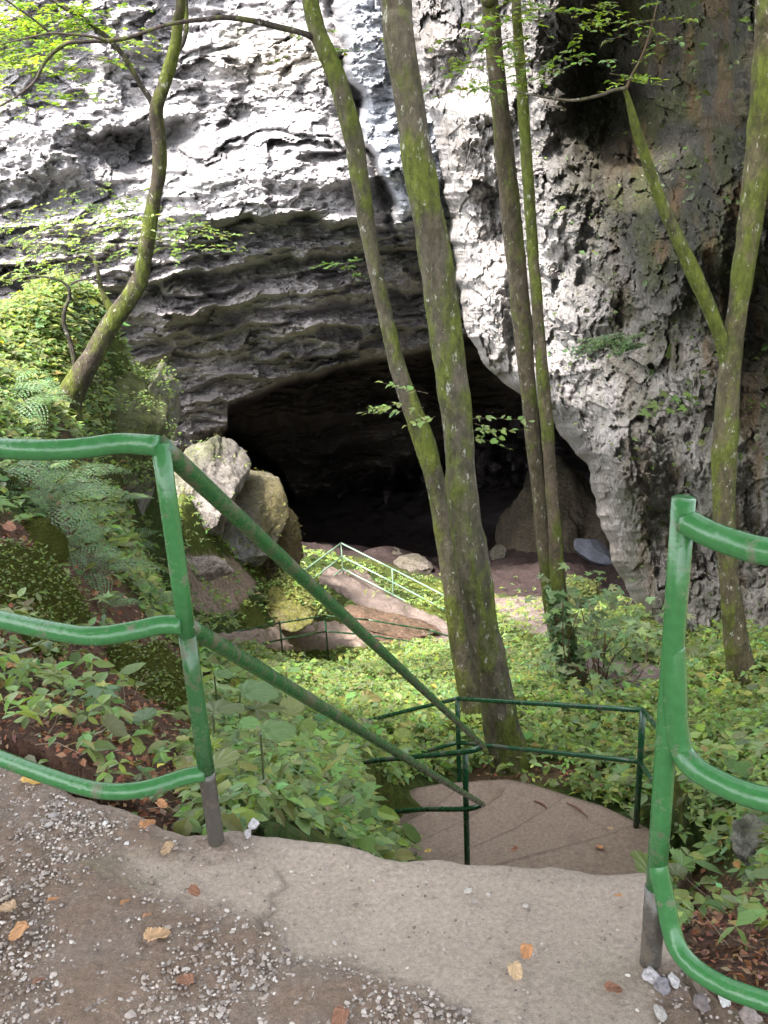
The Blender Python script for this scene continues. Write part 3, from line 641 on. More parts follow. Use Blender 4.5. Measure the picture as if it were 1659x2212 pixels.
boulder('boulder', 'rough grey rock half buried in plants right of the right post', 1628, 1815, 3.3, 48, 32, 0.12, 0.15, 17, (.27, .25, .21), 0.2, 0.35)
boulder('boulder', 'dark round rock at the right edge below the right fence pipe', 1668, 2085, 2.0, 34, 26, 0.06, 0, 18, (.20, .17, .15), 0.1, 0.35)
boulder('boulder', 'pink and white rocky lump in the shrub beside the ivy trunk', 1318, 1478, 10.2, 60, 26, 0.4, -0.5, 19, (.36, .29, .27), 0.1, 0.4)
for k, (x, y, Y, a, b, til, s_, lab) in enumerate([
    (30, 1215, 4.6, 100, 75, -0.55, 21, 'large mossy hump at the left edge behind the middle fence pipe'),
    (20, 1470, 3.15, 100, 75, -0.6, 22, 'mossy hump at the left edge between the middle and lowest fence pipes'),
    (310, 1520, 3.7, 130, 62, -0.75, 23, 'mossy ridge slanting down towards the foot of the left post'),
    (80, 1310, 3.8, 130, 26, -0.85, 24, 'moss covered log slanting behind the left middle fence pipe')]):
    boulder('mossy_mound', lab, x, y, Y+0.25, a, b, 0.35, til, s_, (.10, .07, .045), 1.2, 0.4, 'moss', cat='mossy mound', mosscol=(.125, .14, .022))
# stones by the foot of the right post
for k, (x, y, r_, cl_, lab) in enumerate([(1408, 2108, 22, (.60, .55, .56), 'pale lilac stone at the foot of the right post'), (1455, 2118, 14, (.66, .62, .60), 'white stone to the right of the lilac stone by the right post'),
    (1432, 2132, 18, (.30, .27, .29), 'grey stone wedged between the white stones by the right post'), (1567, 2160, 14, (.70, .68, .66), 'white stone under the lowest right fence pipe'),
    (1512, 2168, 20, (.20, .16, .15), 'brown stone left of the white stone under the right fence pipe'), (1620, 2195, 24, (.34, .27, .24), 'pinkish stone at the bottom right corner'),
    (1428, 2190, 14, (.55, .50, .46), 'small white stone on the grit near the bottom right'),
    (548, 1780, 13, (.62, .58, .58), 'white stone just right of the foot of the left post'), (536, 1800, 9, (.55, .50, .50), 'small pale stone below the white stone by the left post')]):
    c = PZ(x, y, 0.01); boulder('stone', lab, x, y, c[1], r_*.82, r_*0.5, 0.016, 0, 40+k, np.array(cl_)*.55, 0, 0.7, 'stone', 4, 'stone')

# ------------------------------------------------------------------ rails
RR = 0.0184
def post_base(x, y, z): p = PZ(x, y, z); return p
def z_on(b, y):                      # height on a vertical line through b whose image has this y
    zs = np.linspace(-6, 2, 4001); q = np.column_stack([np.full_like(zs, b[0]), np.full_like(zs, b[1]), zs]); yy = proj(q)[1]
    return zs[np.argmin(np.abs(yy-y))]
def lerp_pts(p, n=6):
    p = np.asarray(p, float); return np.array([p[0]+(p[-1]-p[0])*t for t in np.linspace(0, 1, n)])
def pipe(name, pts, r, mat, parent, k=6, sides=18):
    m = MB(); m.tube(pts, r, k=k, sides=sides, rough=0.012, nf=25); return m.build(name, M[mat], parent)
bL = PZ(468, 1822, 0.0); zt1, zt2_, zt3 = z_on(bL, 962), z_on(bL, 1345), z_on(bL, 1668)
rl = empty('handrail', bL, 'green three-pipe railing on the left with two handrails sloping down to the landing', 'handrail')
zb = z_on(bL, 1560)
pipe('post', [bL+[0, 0, -0.1], [bL[0], bL[1], 0.12], [bL[0], bL[1], zt3+0.0]], RR*1.02, 'bare', rl, 3)
pipe('post', [[bL[0], bL[1], zt3-0.005], [bL[0], bL[1], zt2_-0.03]], RR, 'green_worn', rl, 3)
pipe('post', [[bL[0], bL[1], zt2_-0.035], [bL[0], bL[1], zt1+0.004]], RR, 'green', rl, 3)
def zpts(l, z): return [PZ(a, b, z) for a, b in l]
jt = np.array([bL[0], bL[1], zt1]); j2 = np.array([bL[0], bL[1], zt2_]); j3 = np.array([bL[0], bL[1], zt3])
far_x = -1.9
def west(p, z): return [[p[0]-2.3, p[1]+.05, z], [p[0]-1.2, p[1]-.02, z]]
pipe('rail', west(PZ(-260, 925, zt1), zt1)+zpts([(-260, 925), (-120, 948), (0, 968), (100, 972), (180, 968), (260, 958)], zt1)+[jt+[-.003, -.003, 0]], RR*1.12, 'green', rl)
pipe('rail', west(PZ(-260, 925, zt1), zt2_)+zpts([(-200, 1285), (-100, 1310), (0, 1338), (120, 1364), (205, 1374), (290, 1362), (345, 1350)], zt2_)+[j2+[-.006, -.008, 0]], RR*1.08, 'green', rl)
pipe('rail', west(PZ(-260, 925, zt1), zt3)+zpts([(-180, 1560), (-80, 1602), (0, 1638), (120, 1682), (200, 1705), (265, 1710), (330, 1700), (400, 1678)], zt3)+[j3+[-.004, -.004, 0]], RR*1.0, 'green', rl)
wp = west(PZ(-260, 925, zt1), 0)[0]; pipe('post', [[wp[0], wp[1], -.15], [wp[0], wp[1], zt1]], RR, 'green', rl, 3)
bM = PZ(1010, 1893, -3.1); bM = np.array([bM[0], bM[1], -3.12])
zi1, zi2 = z_on(bM, 1622), z_on(bM, 1745)
eM1 = ray1(1045, 1612, bM[1]-0.06); eM2 = ray1(1043, 1738, bM[1]-0.06)
pipe('handrail_pipe', lerp_pts([jt, eM1], 12), np.linspace(RR*1.08, RR*.9, 12), 'green_worn', rl, 8)
pipe('handrail_pipe', lerp_pts([j2+[0, 0, -.005], eM2], 12), np.linspace(RR*1.02, RR*.9, 12), 'green_worn', rl, 8)
pipe('post', [bM+[0, 0, -.1], [bM[0], bM[1], zi1]], RR*1.0, 'green_dark', rl, 4)
pipe('handrail_pipe', [eM1+[0.0, 0.005, -0.002], [bM[0], bM[1]-0.01, zi1], ray1(880, 1636, bM[1]+.45), ray1(750, 1650, bM[1]+.85), ray1(700, 1664, bM[1]+1.0)], RR*0.95, 'green_dark', rl, 5)
pipe('handrail_pipe', [eM2+[0.0, 0.005, -0.002], [bM[0], bM[1]-0.01, zi2], ray1(900, 1749, bM[1]+.4), ray1(800, 1760, bM[1]+.75)], RR*0.9, 'green_dark', rl, 5)
# right fence
bR = PZ(1405, 2082, 0.0); zr1 = z_on(bR, 1125)
rr_ = empty('pipe_fence', bR, 'green pipe fence on the right with post and three pipes curving away', 'fence')
pipe('post', [bR+[0, 0, -.1], [bR[0], bR[1], z_on(bR, 1915)]], RR*1.12, 'bare', rr_, 3)
pipe('post', [[bR[0], bR[1], z_on(bR, 1920)], [bR[0], bR[1], z_on(bR, 1078)]], RR*1.02, 'green', rr_, 4)
pipe('rail', [[bR[0]+.002, bR[1]-.006, zr1+.003]]+zpts([(1530, 1152), (1600, 1178), (1659, 1192), (1800, 1215), (1950, 1232)], zr1-0.005), RR*1.15, 'green', rr_)
q = [(1458, 1395, z_on(bR, 1395)), (1456, 1440, z_on(bR, 1440)), (1454, 1490, z_on(bR, 1490)), (1455, 1550, z_on(bR, 1550)-.004), (1468, 1612, z_on(bR, 1600)-.012), (1500, 1650, z_on(bR, 1600)-.02), (1560, 1684, z_on(bR, 1600)-.022), (1620, 1706, z_on(bR, 1600)-.022), (1700, 1724, z_on(bR, 1600)-.022), (1850, 1745, z_on(bR, 1600)-.022)]
pts = [PZ(a, b, c)+np.array([0, -0.016*min(1, k/3), 0]) for k, (a, b, c) in enumerate(q)]; pipe('rail', pts, [RR*.9, RR*1.05]+[RR*1.12]*(len(q)-2), 'green', rr_)
z0_ = z_on(bR, 1890)
q = [(1422, 1835, z0_+.05), (1421, 1872, z0_+.02), (1427, 1905, z0_-.015), (1435, 1945, z0_-.055), (1444, 1990, z0_-.095), (1462, 2040, z0_-.125), (1500, 2082, z0_-.135), (1560, 2118, z0_-.135), (1620, 2140, z0_-.135), (1700, 2165, z0_-.135), (1850, 2200, z0_-.135)]
pts = [PZ(a, b, c)+np.array([0, -0.014*min(1, k/3), 0]) for k, (a, b, c) in enumerate(q)]; pipe('rail', pts, [RR*.85, RR*.98]+[RR*1.0]*(len(q)-2), 'green', rr_)
# outer railing round the landing
ob = PZ(1374, 1786, -3.1); ob2 = PZ(995, 1690, -3.85); ob2 = ray1(993, 1690, 6.9)
orl = empty('handrail', ob, 'dark green two-pipe railing around the outer side of the lower landing', 'handrail')
z1, z2 = z_on(ob, 1534), z_on(ob, 1645); c1_, c2_ = ray1(988, 1509, ob2[1]), ray1(990, 1604, ob2[1])
e1, e2 = ray1(725, 1573, 7.9), ray1(728, 1650, 7.9)
pipe('post', [ob+[0, 0, -.15], [ob[0], ob[1], z1]], RR*1.1, 'green_dark', orl, 3)
pipe('post', [[c1_[0], c1_[1], c2_[2]-0.7], [c1_[0], c1_[1], c1_[2]]], RR*1.05, 'green_dark', orl, 3)
pipe('post', [[e1[0], e1[1], e1[2]-1.1], e1], RR*1.0, 'green_dark', orl, 3)
o1 = np.array([ob[0], ob[1], z1]); o2 = np.array([ob[0], ob[1], z2])
n1_, n2_ = ray1(1446, 1606, 4.6), ray1(1432, 1722, 4.6)
pipe('rail', [o1, n1_], RR*0.9, 'green_dark', orl, 3); pipe('rail', [o2, n2_], RR*0.9, 'green_dark', orl, 3)
pipe('rail', [n1_, [bR[0]+.01, bR[1]+0.03, z_on(bR, 1250)]], RR*0.9, 'green_dark', orl, 3)
pipe('rail', [n2_, [bR[0]+.01, bR[1]+0.03, z_on(bR, 1500)]], RR*0.9, 'green_dark', orl, 3)
pipe('post', [n1_+[0, 0, -1.1], n1_], RR*0.9, 'green_dark', orl, 3)
pipe('rail', [o1, o1+(c1_-o1)*.5, c1_], RR*0.95, 'green_dark', orl, 4)
pipe('rail', [o2, o2+(c2_-o2)*.5, [c1_[0], c1_[1], c2_[2]]], RR*0.95, 'green_dark', orl, 4)
pipe('rail', [c1_, c1_+(e1-c1_)*.03, c1_+(e1-c1_)*.5, e1, ray1(660, 1580, 8.2)], RR*0.9, 'green_dark', orl, 4)
pipe('rail', [[c1_[0], c1_[1], c2_[2]], ray1(870, 1636, 7.35), ray1(728, 1672, 7.9)], RR*0.9, 'green_dark', orl, 4)
# the two far railings
def far_rail(name, label, base, h, hs, r, mat, posts, k=1):
    B = np.array([hit1(a, b) for a, b in base]) if False else np.array([ray1(a, b, c) for a, b, c in base])
    e_ = empty(name, B[0], label, 'handrail')
    for hh in hs:
        for i in range(len(B)-1): pipe('rail', lerp_pts([B[i]+[0, 0, hh], B[i+1]+[0, 0, hh]], 3), r, mat, e_, 2, 8)
    for i in posts: pipe('post', [B[i]-[0, 0, .4], B[i]+[0, 0, h]], r*0.9, mat, e_, 2, 8)
    return e_
far_rail('handrail', 'pale white-green railing bending over a hump before the cave mouth', [(655, 1300, 25), (741, 1232, 27), (850, 1288, 26), (965, 1350, 24.5), (1010, 1372, 24)], 0.88, (0.88, 0.45, 0.05), 0.023, 'pale_rail', (1, 2, 3))
far_rail('handrail', 'thin dark railing along the lower path behind the sloping handrails', [(520, 1448, 17), (612, 1425, 18), (708, 1405, 19.2), (800, 1412, 19.6), (930, 1432, 20.0), (1010, 1456, 20.3)], 0.85, (0.85, 0.47), 0.02, 'green_dark', (1, 2, 4))

# ------------------------------------------------------------------ lower paths and cave-side ground
def strip(name, A_, B_, col, lift=0.07, n=60, m=14):
    A_ = np.array(A_, float); B_ = np.array(B_, float)
    def rs(p, n):
        d_ = np.concatenate([[0], np.cumsum(np.hypot(*np.diff(p, axis=0).T))]); t = np.linspace(0, d_[-1], n); return np.column_stack([np.interp(t, d_, p[:, 0]), np.interp(t, d_, p[:, 1])])
    a, b = rs(A_, n), rs(B_, n); t = np.linspace(0, 1, m)[None, :, None]; g_ = a[:, None]*(1-t)+b[:, None]*t
    g_ = g_+5*np.stack([fbm(g_[..., 0]/20, g_[..., 1]/20, None, 301, 3), fbm(g_[..., 0]/20, g_[..., 1]/20, None, 302, 3)], -1)*np.array([1, .5])
    W = hit(g_[..., 0].ravel(), g_[..., 1].ravel()).reshape(n, m, 3); W[..., 2] += lift
    W[:, 0, 2] -= lift+.1; W[:, -1, 2] -= lift+.1
    c_ = np.asarray(col)*(1+0.15*fbm(W[..., 0], W[..., 1], None, 303, 3))[..., None]
    return tag(mesh(name, W, grid_faces(n, m), M['earth'], None, c_.reshape(-1, 3)), kind='structure')
strip('lower_path', [(470, 1378), (560, 1366), (640, 1350), (720, 1345), (790, 1362)], [(470, 1402), (560, 1402), (640, 1414), (710, 1406), (800, 1398)], (.24, .185, .155))
strip('lower_path', [(700, 1228), (760, 1236), (850, 1290), (965, 1348), (1000, 1366)], [(690, 1262), (740, 1290), (810, 1332), (890, 1372), (960, 1396)], (.150, .118, .104))

# ------------------------------------------------------------------ leaves
def tmpl_simple():                   # ovate leaf, folded along the midrib: x along the leaf, y across
    V = np.array([(0, 0, 0), (.3, .26, .07), (.3, 0, 0), (.3, -.26, .07), (.68, .2, .03), (.68, 0, -.03), (.68, -.2, .03), (1, 0, -.12)])
    T = np.array([(0, 2, 1), (0, 3, 2), (2, 5, 4), (2, 4, 1), (2, 3, 6), (2, 6, 5), (5, 7, 4), (5, 6, 7)])
    return V, T
def tmpl_small():
    V = np.array([(0, 0, 0), (.45, .3, .06), (.45, -.3, .06), (1, 0, -.1), (.45, 0, -.02)])
    T = np.array([(0, 4, 1), (0, 2, 4), (4, 3, 1), (4, 2, 3)]); return V, T
def tmpl_heart():                    # broad soft leaf with raised ribs and a wavy toothed rim
    n = 48; V = [(0.18, 0, 0)]; T = []
    for r_ in (.33, .66, 1.0):
        for k in range(n):
            t = 2*math.pi*k/n; r = 0.52*(1-0.25*math.cos(t-math.pi))*(1+(0.05*(-1)**k if r_ == 1 else 0))
            notch = 1-.55*math.exp(-((t-math.pi)/.25)**2)
            V.append((0.18+.24*r_+r*r_*notch*math.cos(t)*.9, r*r_*math.sin(t)*.85, .035*math.cos(8*t)*r_+.07*r_*abs(math.sin(t))-.12*r_*r_*(.5+.5*math.cos(t))))
    for k in range(n):
        a, b = k+1, (k+1) % n+1; T.append((0, a, b))
        for q in (0, 1): T += [(a+q*n, a+q*n+n, b+q*n+n), (a+q*n, b+q*n+n, b+q*n)]
    return np.array(V), np.array(T)
def tmpl_palm(lobes=5):              # lobed maple leaf
    V = [(0, 0, 0)]; angs = np.radians([-105, -80, -62, -48, -26, -12, 0, 12, 26, 48, 62, 80, 105]); rad = [.25, .55, .36, .78, .42, .62, 1.0, .62, .42, .78, .36, .55, .25]
    V = [(0, 0, 0)]+[(r*math.cos(a), r*math.sin(a), .04-.12*r*r) for r, a in zip(rad, angs)]
    return np.array(V), np.array([(0, i+1, i+2) for i in range(12)])
TS, TM, TH, TP = tmpl_small(), tmpl_simple(), tmpl_heart(), tmpl_palm()
def place_leaves(tm, pos, dirs, nrm, size, col, jit=0.2, hue=0.15):
    """one leaf per row: position, direction, up vector"""
    V, T = tm; n = len(pos)
    d = dirs/ (np.linalg.norm(dirs, axis=1)[:, None]+1e-9)
    z = nrm-d*(nrm*d).sum(1)[:, None]; z /= np.linalg.norm(z, axis=1)[:, None]+1e-9
    y = np.cross(z, d); s = np.broadcast_to(np.asarray(size, float), (n,))*(1+jit*rng.normal(size=n))
    wv = 1+0.2*rng.normal(size=n); cv = 1+0.8*rng.normal(size=n)
    W = pos[:, None, :]+s[:, None, None]*(V[None, :, 0, None]*d[:, None]+V[None, :, 1, None]*wv[:, None, None]*y[:, None]+V[None, :, 2, None]*cv[:, None, None]*z[:, None])
    F_ = T[None]+(np.arange(n)*len(V))[:, None, None]
    c = np.broadcast_to(np.asarray(col, float), (n, 3))*(1+hue*rng.normal(size=(n, 1)))
    c = c*(1+0.10*rng.normal(size=(n, 3)))
    return W.reshape(-1, 3), F_.reshape(-1, 3), np.repeat(np.clip(c, .004, 1), len(V), 0)
def rdir(n, tiltz=0.3):
    a = rng.uniform(0, 2*math.pi, n); return np.stack([np.cos(a), np.sin(a), tiltz*rng.normal(size=n)], 1)
LG = np.array([0.105, 0.20, 0.040]); YG = np.array([0.19, 0.30, 0.050]); DG = np.array([0.05, 0.11, 0.028]); BG_ = np.array([0.10, 0.17, 0.075])

def spray_mb(mb, base, direc, length, nleaf, size, col, up_=(0, 0, 1), droop=0.25, tm=TM, tw=0.0035, pair=True, twcol=(.09, .07, .04), side=0):
    """a twig with flat alternate leaves"""
    d = np.asarray(direc, float); d /= np.linalg.norm(d)
    t = np.linspace(0, 1, 7); bend = rng.normal(size=3)*0.12*length
    pts = base+np.outer(t*length, d)+np.outer(t*t, np.array([0, 0, -droop*length])+bend)
    mb.tube(pts, np.linspace(tw, tw*0.35, 7), twcol, sides=4, cap=False)
    u_ = np.sort(rng.uniform(0.1, 1, nleaf)); u_[-1] = 1
    pos = np.stack([np.interp(u_, t, pts[:, k]) for k in range(3)], 1)
    sd = np.where(np.arange(nleaf) % 2, 1, -1)[:, None]; upv = np.asarray(up_, float)+0.25*rng.normal(size=(nleaf, 3))
    sv = np.cross(d, np.asarray(up_, float)); sv /= np.linalg.norm(sv)+1e-9
    dirs = d*0.65+sd*sv*(0.85-0.5*u_[:, None])+0.15*rng.normal(size=(nleaf, 3)); dirs[-1] = d
    V, T, c = place_leaves(tm, pos, dirs, upv, size, col, 0.2)
    mb.add(V, None, T, c)
def foliage(name, parent, centres, spread, n, length, nleaf, size, col, mat='leaf', flat=0.25, heading=None, tm=TM, droop=.2):
    """sprays in horizontal layers round the given points"""
    mb = MB(); cs = np.asarray(centres, float)
    for k in range(n):
        c = cs[rng.integers(len(cs))]+rng.normal(size=3)*spread*np.array([1, 1, flat])
        a = rng.uniform(0, 2*math.pi); d = np.array([math.cos(a), math.sin(a), rng.normal()*0.12])
        if heading is not None: d = np.asarray(heading)+0.5*d
        spray_mb(mb, c, d, length*rng.uniform(.6, 1.3), nleaf, size, np.asarray(col)*rng.uniform(.75, 1.3), (0.1*rng.normal(), 0.1*rng.normal(), 1), droop, tm)
    return mb.build(name, M[mat], parent, False)
def crown(parent, centre, rad, n, size, col, name='crown'):
    """a leafy crown: twigs' worth of leaves clumped through an uneven volume"""
    k = max(20, n//160); a = rng.normal(size=(k, 3)); a /= np.linalg.norm(a, axis=1)[:, None]
    cc_ = np.asarray(centre)+a*np.asarray(rad)*rng.uniform(0.35, 1, (k, 1))**0.6
    idx = rng.integers(k, size=n); s_ = np.asarray(rad)*0.2
    pos = cc_[idx]+rng.normal(size=(n, 3))*s_*np.array([1, 1, .45])
    tone = rng.uniform(.7, 1.3, k)[idx][:, None]
    V, T, c = place_leaves(TS, pos, rdir(n), np.array([0, 0, 1.0])+0.35*rng.normal(size=(n, 3)), size, np.asarray(col)*tone)
    return mesh(name, V, [T], M['leaf'], parent, c, False)

# ------------------------------------------------------------------ trees
BK = np.array([0.090, 0.077, 0.055]); BM = np.array([0.090, 0.108, 0.018])
def trunk_mesh(name, parent, pts, rad, mossy=0.5, seed=0, k=10, sides=28, rough=0.07, bk=BK):
    V, q, t = tube(pts, rad, sides=sides, rough=rough, seed=seed, k=k, nf=4.5)
    m1 = sig((fbm(V[:, 0]*5, V[:, 1]*5, V[:, 2]*2.2, seed+3, 5, .65)-0.75+1.5*mossy)*7)[:, None]
    b = bk*(1+0.25*fbm(V[:, 0]*8, V[:, 1]*8, V[:, 2]*3, seed+4, 3))[:, None]
    nn_ = len(pts)*k-k+1 if k else len(pts); ax = V[:nn_*sides].reshape(-1, sides, 3).mean(1, keepdims=True) if len(V) >= nn_*sides else None
    if ax is not None:               # moss cushions stand out from the bark
        W = V[:nn_*sides].reshape(-1, sides, 3); d = W-ax; W = ax+d*(1+0.10*m1[:nn_*sides].reshape(-1, sides, 1)); V[:nn_*sides] = W.reshape(-1, 3)
    return mesh(name, V, [q, t] if len(t) else [q], M['bark'], parent, b*(1-m1)+BM*m1)
def path3(l, Y0, dY=0.0, zc=None):
    """(x, y, width_px) list -> points and radii; the trunk keeps its ground distance, drifting by dY over its length"""
    l = np.array(l, float); n = len(l)
    Ys = Y0+np.linspace(0, 1, n)*dY
    p = P(l[:, 0], l[:, 1], Ys); r = l[:, 2]/2*((p-CAM)@fw)/F
    return p, r
def tree(name, label, l, dY=0.0, mossy=.5, seed=0, top=None, crown_r=None, ncrown=0, Y=None, bk=BK, csize=.12, ccol=LG):
    b = hit1(l[0][0], l[0][1]) if Y is None else ray1(l[0][0], l[0][1], Y)
    e_ = empty(name, b, label, 'tree')
    p, r = path3(l, b[1], dY)
    p = np.vstack([p[0]-[0, 0, .3]+(p[0]-p[1])*0.05, p]); r = np.concatenate([[r[0]*1.15], r])
    if top is not None:
        for j, (q_, rr2) in enumerate(top): p = np.vstack([p, np.asarray(q_, float)]); r = np.concatenate([r, [rr2]])
    trunk_mesh('trunk', e_, p, r, mossy, seed, bk=bk)
    return e_, b
def branch(e_, l, Y0, dY=0, mossy=.4, seed=0, name='branch', bk=BK, sides=12):
    p, r = path3(l, Y0, dY); return trunk_mesh(name, e_, p, r, mossy, seed, 8, sides, 0.1, bk)
DK = np.array([0.055, 0.042, 0.04])
# thick trunk in the middle
def upw(x, y, Y, dx, dy, dz): q_ = ray1(x, y, Y); return q_+[dx, dy, dz]
tM, bMn = tree('tree', 'thick mossy trunk standing in the middle before the cave mouth',
    [(1106, 1650, 94), (1088, 1590, 78), (1072, 1500, 71), (1048, 1380, 69), (1025, 1250, 70), (1003, 1080, 66), (985, 900, 66), (965, 740, 68), (946, 600, 70), (925, 470, 66), (903, 340, 63), (880, 190, 65), (860, 60, 67), (850, -60, 66)],
    0.1, .42, 1, top=[(upw(845, -100, 7.2, -.1, 0, 1.6), .10), (upw(845, -100, 7.2, -.5, .3, 4.5), .05)])
c0 = upw(845, -100, 7.2, -.4, .2, 5.0); crown(tM, c0, (3.0, 2.8, 1.6), 4500, .13, LG)
# slim leaning trunk
tS, bS = tree('tree', 'slim curving mossy trunk leaning left beside the thick middle trunk',
    [(1030, 1560, 50), (1012, 1480, 48), (990, 1340, 46), (968, 1200, 44), (945, 1060, 42), (915, 950, 42), (885, 870, 38), (858, 790, 34), (835, 690, 31), (812, 590, 32), (795, 500, 34), (778, 390, 38), (762, 290, 40), (735, 190, 38), (706, 115, 36), (688, 75, 34), (672, 10, 32), (660, -60, 30)],
    0.4, .55, 2, top=[(upw(655, -90, 8.7, -.3, 0, 1.5), .05), (upw(655, -90, 8.7, -.8, .3, 3.6), .03)])
ys = bS[1]+0.4
branch(tS, [(700, 100, 20), (680, 84, 17), (655, 72, 14), (600, 58, 13), (550, 46, 13), (490, 38, 12), (440, 42, 10), (390, 48, 9), (345, 58, 8), (300, 74, 8), (265, 84, 8), (230, 88, 8), (185, 90, 8), (140, 96, 8), (100, 130, 7), (75, 175, 6), (40, 205, 5), (-10, 235, 4)], ys, -0.9, .1, 21, bk=DK)
branch(tS, [(235, 88, 7), (190, 78, 6), (110, 72, 5), (60, 82, 4), (0, 96, 3), (-40, 104, 3)], ys-0.7, -.2, 0, 22, bk=DK, sides=8)
branch(tS, [(112, 74, 6), (70, 40, 5), (20, 5, 4), (-20, -25, 3)], ys-0.75, -.2, 0, 23, bk=DK, sides=8)
crown(tS, upw(655, -90, 8.7, -.9, .3, 4.4), (2.8, 2.6, 1.4), 5000, .12, LG)
foliage('foliage', tS, [ray1(752, 572, ys), ray1(845, 578, ys+.2)], 0.05, 5, .22, 9, .055, LG)
foliage('foliage', tS, [ray1(690, 120, ys), ray1(655, 160, ys), ray1(700, 60, ys)], .14, 10, .25, 9, .05, YG)
sp = MB()
for (x, y, Y, dx, dz, L_, n) in [(905, 865, 8.3, -1, .02, .50, 17), (925, 850, 8.3, -1, .2, .34, 12), (915, 880, 8.2, -1, -.25, .36, 13), (940, 900, 8.2, -1, -.25, .26, 10),
                               (1010, 905, 8.2, 1, .12, .50, 15), (1015, 930, 8.2, 1, -.02, .42, 14), (1010, 945, 8.2, 1, -.12, .34, 11), (1025, 915, 8.3, 1, -.3, .28, 9)]:
    spray_mb(sp, ray1(x, y, Y), (dx, .25*rng.normal(), dz), L_, n, .062, np.array([.17, .24, .085]), (0, -.25, 1), .1, TM, .003)
sp.build('foliage', M['leaf'], tS, False)
# bent tree on the knoll
bL_ = hit1(150, 880)
YL = bL_[1]
tL, _ = tree('tree', 'dark crooked tree rooted on the leafy knoll at left with forking limbs',
    [(140, 890, 66), (160, 840, 52), (195, 780, 46), (232, 712, 42), (252, 680, 42), (282, 640, 38), (303, 600, 36), (313, 555, 32), (322, 500, 30), (332, 435, 29), (343, 375, 29), (344, 310, 30), (337, 240, 30), (352, 190, 27), (365, 150, 26), (378, 100, 22), (384, 50, 21), (388, -40, 20)],
    -0.3, .38, 3, bk=np.array([.055, .042, .034]), top=[(upw(390, -80, YL, 0, 0, 1.2), .05), (upw(390, -80, YL, .2, .4, 3.2), .03)])
dkb = np.array([.06, .05, .045])
branch(tL, [(338, 240, 18), (325, 215, 14), (305, 185, 12), (288, 155, 12), (266, 120, 11), (243, 92, 11), (215, 68, 11), (180, 40, 10), (145, 20, 10), (105, -5, 9), (70, -30, 8)], YL-.25, -.3, .05, 24, bk=dkb)
branch(tL, [(368, 130, 14), (382, 112, 12), (395, 92, 10), (402, 65, 9), (403, 40, 8), (401, -20, 7)], YL-.25, 0, .5, 25, bk=dkb)
branch(tL, [(250, 690, 22), (238, 665, 18), (225, 640, 13), (216, 615, 11), (212, 590, 9), (205, 565, 7), (192, 540, 4)], YL-.1, .1, .6, 26)
branch(tL, [(218, 612, 5), (200, 604, 4), (170, 606, 4), (152, 616, 4)], YL-.1, 0, .1, 28, bk=dkb, sides=8)
branch(tL, [(160, 870, 14), (161, 820, 12), (160, 775, 11), (150, 735, 10), (138, 700, 10), (140, 670, 9), (150, 640, 8), (147, 620, 7), (128, 606, 5), (95, 598, 4), (60, 597, 4), (25, 607, 3)], YL-.12, .1, .1, 27, bk=dkb)
branch(tL, [(165, 850, 34), (148, 875, 28), (135, 900, 22), (128, 930, 14)], YL-.2, -.3, .9, 29, name='root')
crown(tL, upw(390, -80, YL, 0, .4, 4.2), (3.2, 3.0, 1.6), 6500, .12, LG)
def cen(lst, Y): return [ray1(a, b, Y+0.5*rng.normal()) for a, b in lst]
foliage('foliage', tL, cen([(20, 60), (70, 30), (120, 70), (30, 140), (80, 130), (20, 200), (150, 30), (110, 180), (60, 90), (-20, 100), (160, 90), (20, 20)], YL-.6), .28, 190, .36, 12, .064, YG*1.15)
foliage('foliage', tL, cen([(170, 15), (250, 20), (200, 90), (230, 130), (40, 260), (90, 215), (10, 230)], YL-.5), .2, 16, .3, 10, .055, YG)
foliage('foliage', tL, cen([(60, 520), (120, 500), (180, 480), (240, 470), (150, 550), (220, 540), (300, 500), (280, 450), (380, 505), (340, 480), (90, 580), (30, 600), (400, 530), (10, 470), (200, 430)], YL+.2), .24, 190, .34, 12, .052, np.array([.22, .31, .10]))
foliage('foliage', tL, cen([(410, 560), (380, 545), (430, 500), (445, 480)], YL), .08, 7, .26, 9, .05, YG)
# pair of trunks right of the middle
tA, bA = tree('tree', 'smooth grey brown trunk before the pale cliff edge, right of the thick trunk',
    [(1224, 1450, 40), (1200, 1365, 30), (1186, 1290, 27), (1176, 1200, 27), (1165, 1080, 29), (1152, 960, 32), (1141, 840, 35), (1130, 720, 39), (1118, 590, 42), (1104, 470, 42), (1092, 350, 40), (1080, 230, 38), (1068, 110, 38), (1058, 0, 38), (1052, -60, 37)],
    -.6, .12, 4, bk=np.array([.095, .075, .052]), top=[(upw(1050, -80, 12, -.1, 0, 2), .13), (upw(1050, -80, 12, -.5, .5, 5), .06)])
crown(tA, upw(1050, -80, 12, -.4, .3, 6.0), (2.6, 2.4, 1.6), 2600, .15, LG)
tB, bB = tree('tree', 'thin speckled trunk close behind the grey brown one, ivy round its dark foot',
    [(1252, 1500, 52), (1236, 1440, 46), (1222, 1390, 40), (1212, 1320, 34), (1204, 1230, 31), (1197, 1130, 28), (1188, 1010, 26), (1180, 900, 27), (1171, 790, 26), (1162, 680, 24), (1152, 560, 23), (1144, 440, 22), (1136, 320, 22), (1128, 200, 21), (1120, 90, 20), (1114, -60, 20)],
    .6, .42, 5, bk=np.array([.105, .08, .055]), top=[(upw(1112, -80, 12.5, 0, 0, 2), .06), (upw(1112, -80, 12.5, .4, .5, 5), .03)])
crown(tB, upw(1112, -80, 12.5, .8, .6, 5.5), (2.4, 2.2, 1.4), 2000, .15, LG)
foliage('foliage', tB, cen([(1120, 40), (1130, 90), (1180, 70), (1110, 140), (1160, 130), (1075, 120), (1195, 30), (1150, 170)], bB[1]-.2), .22, 34, .34, 11, .075, YG*.9)
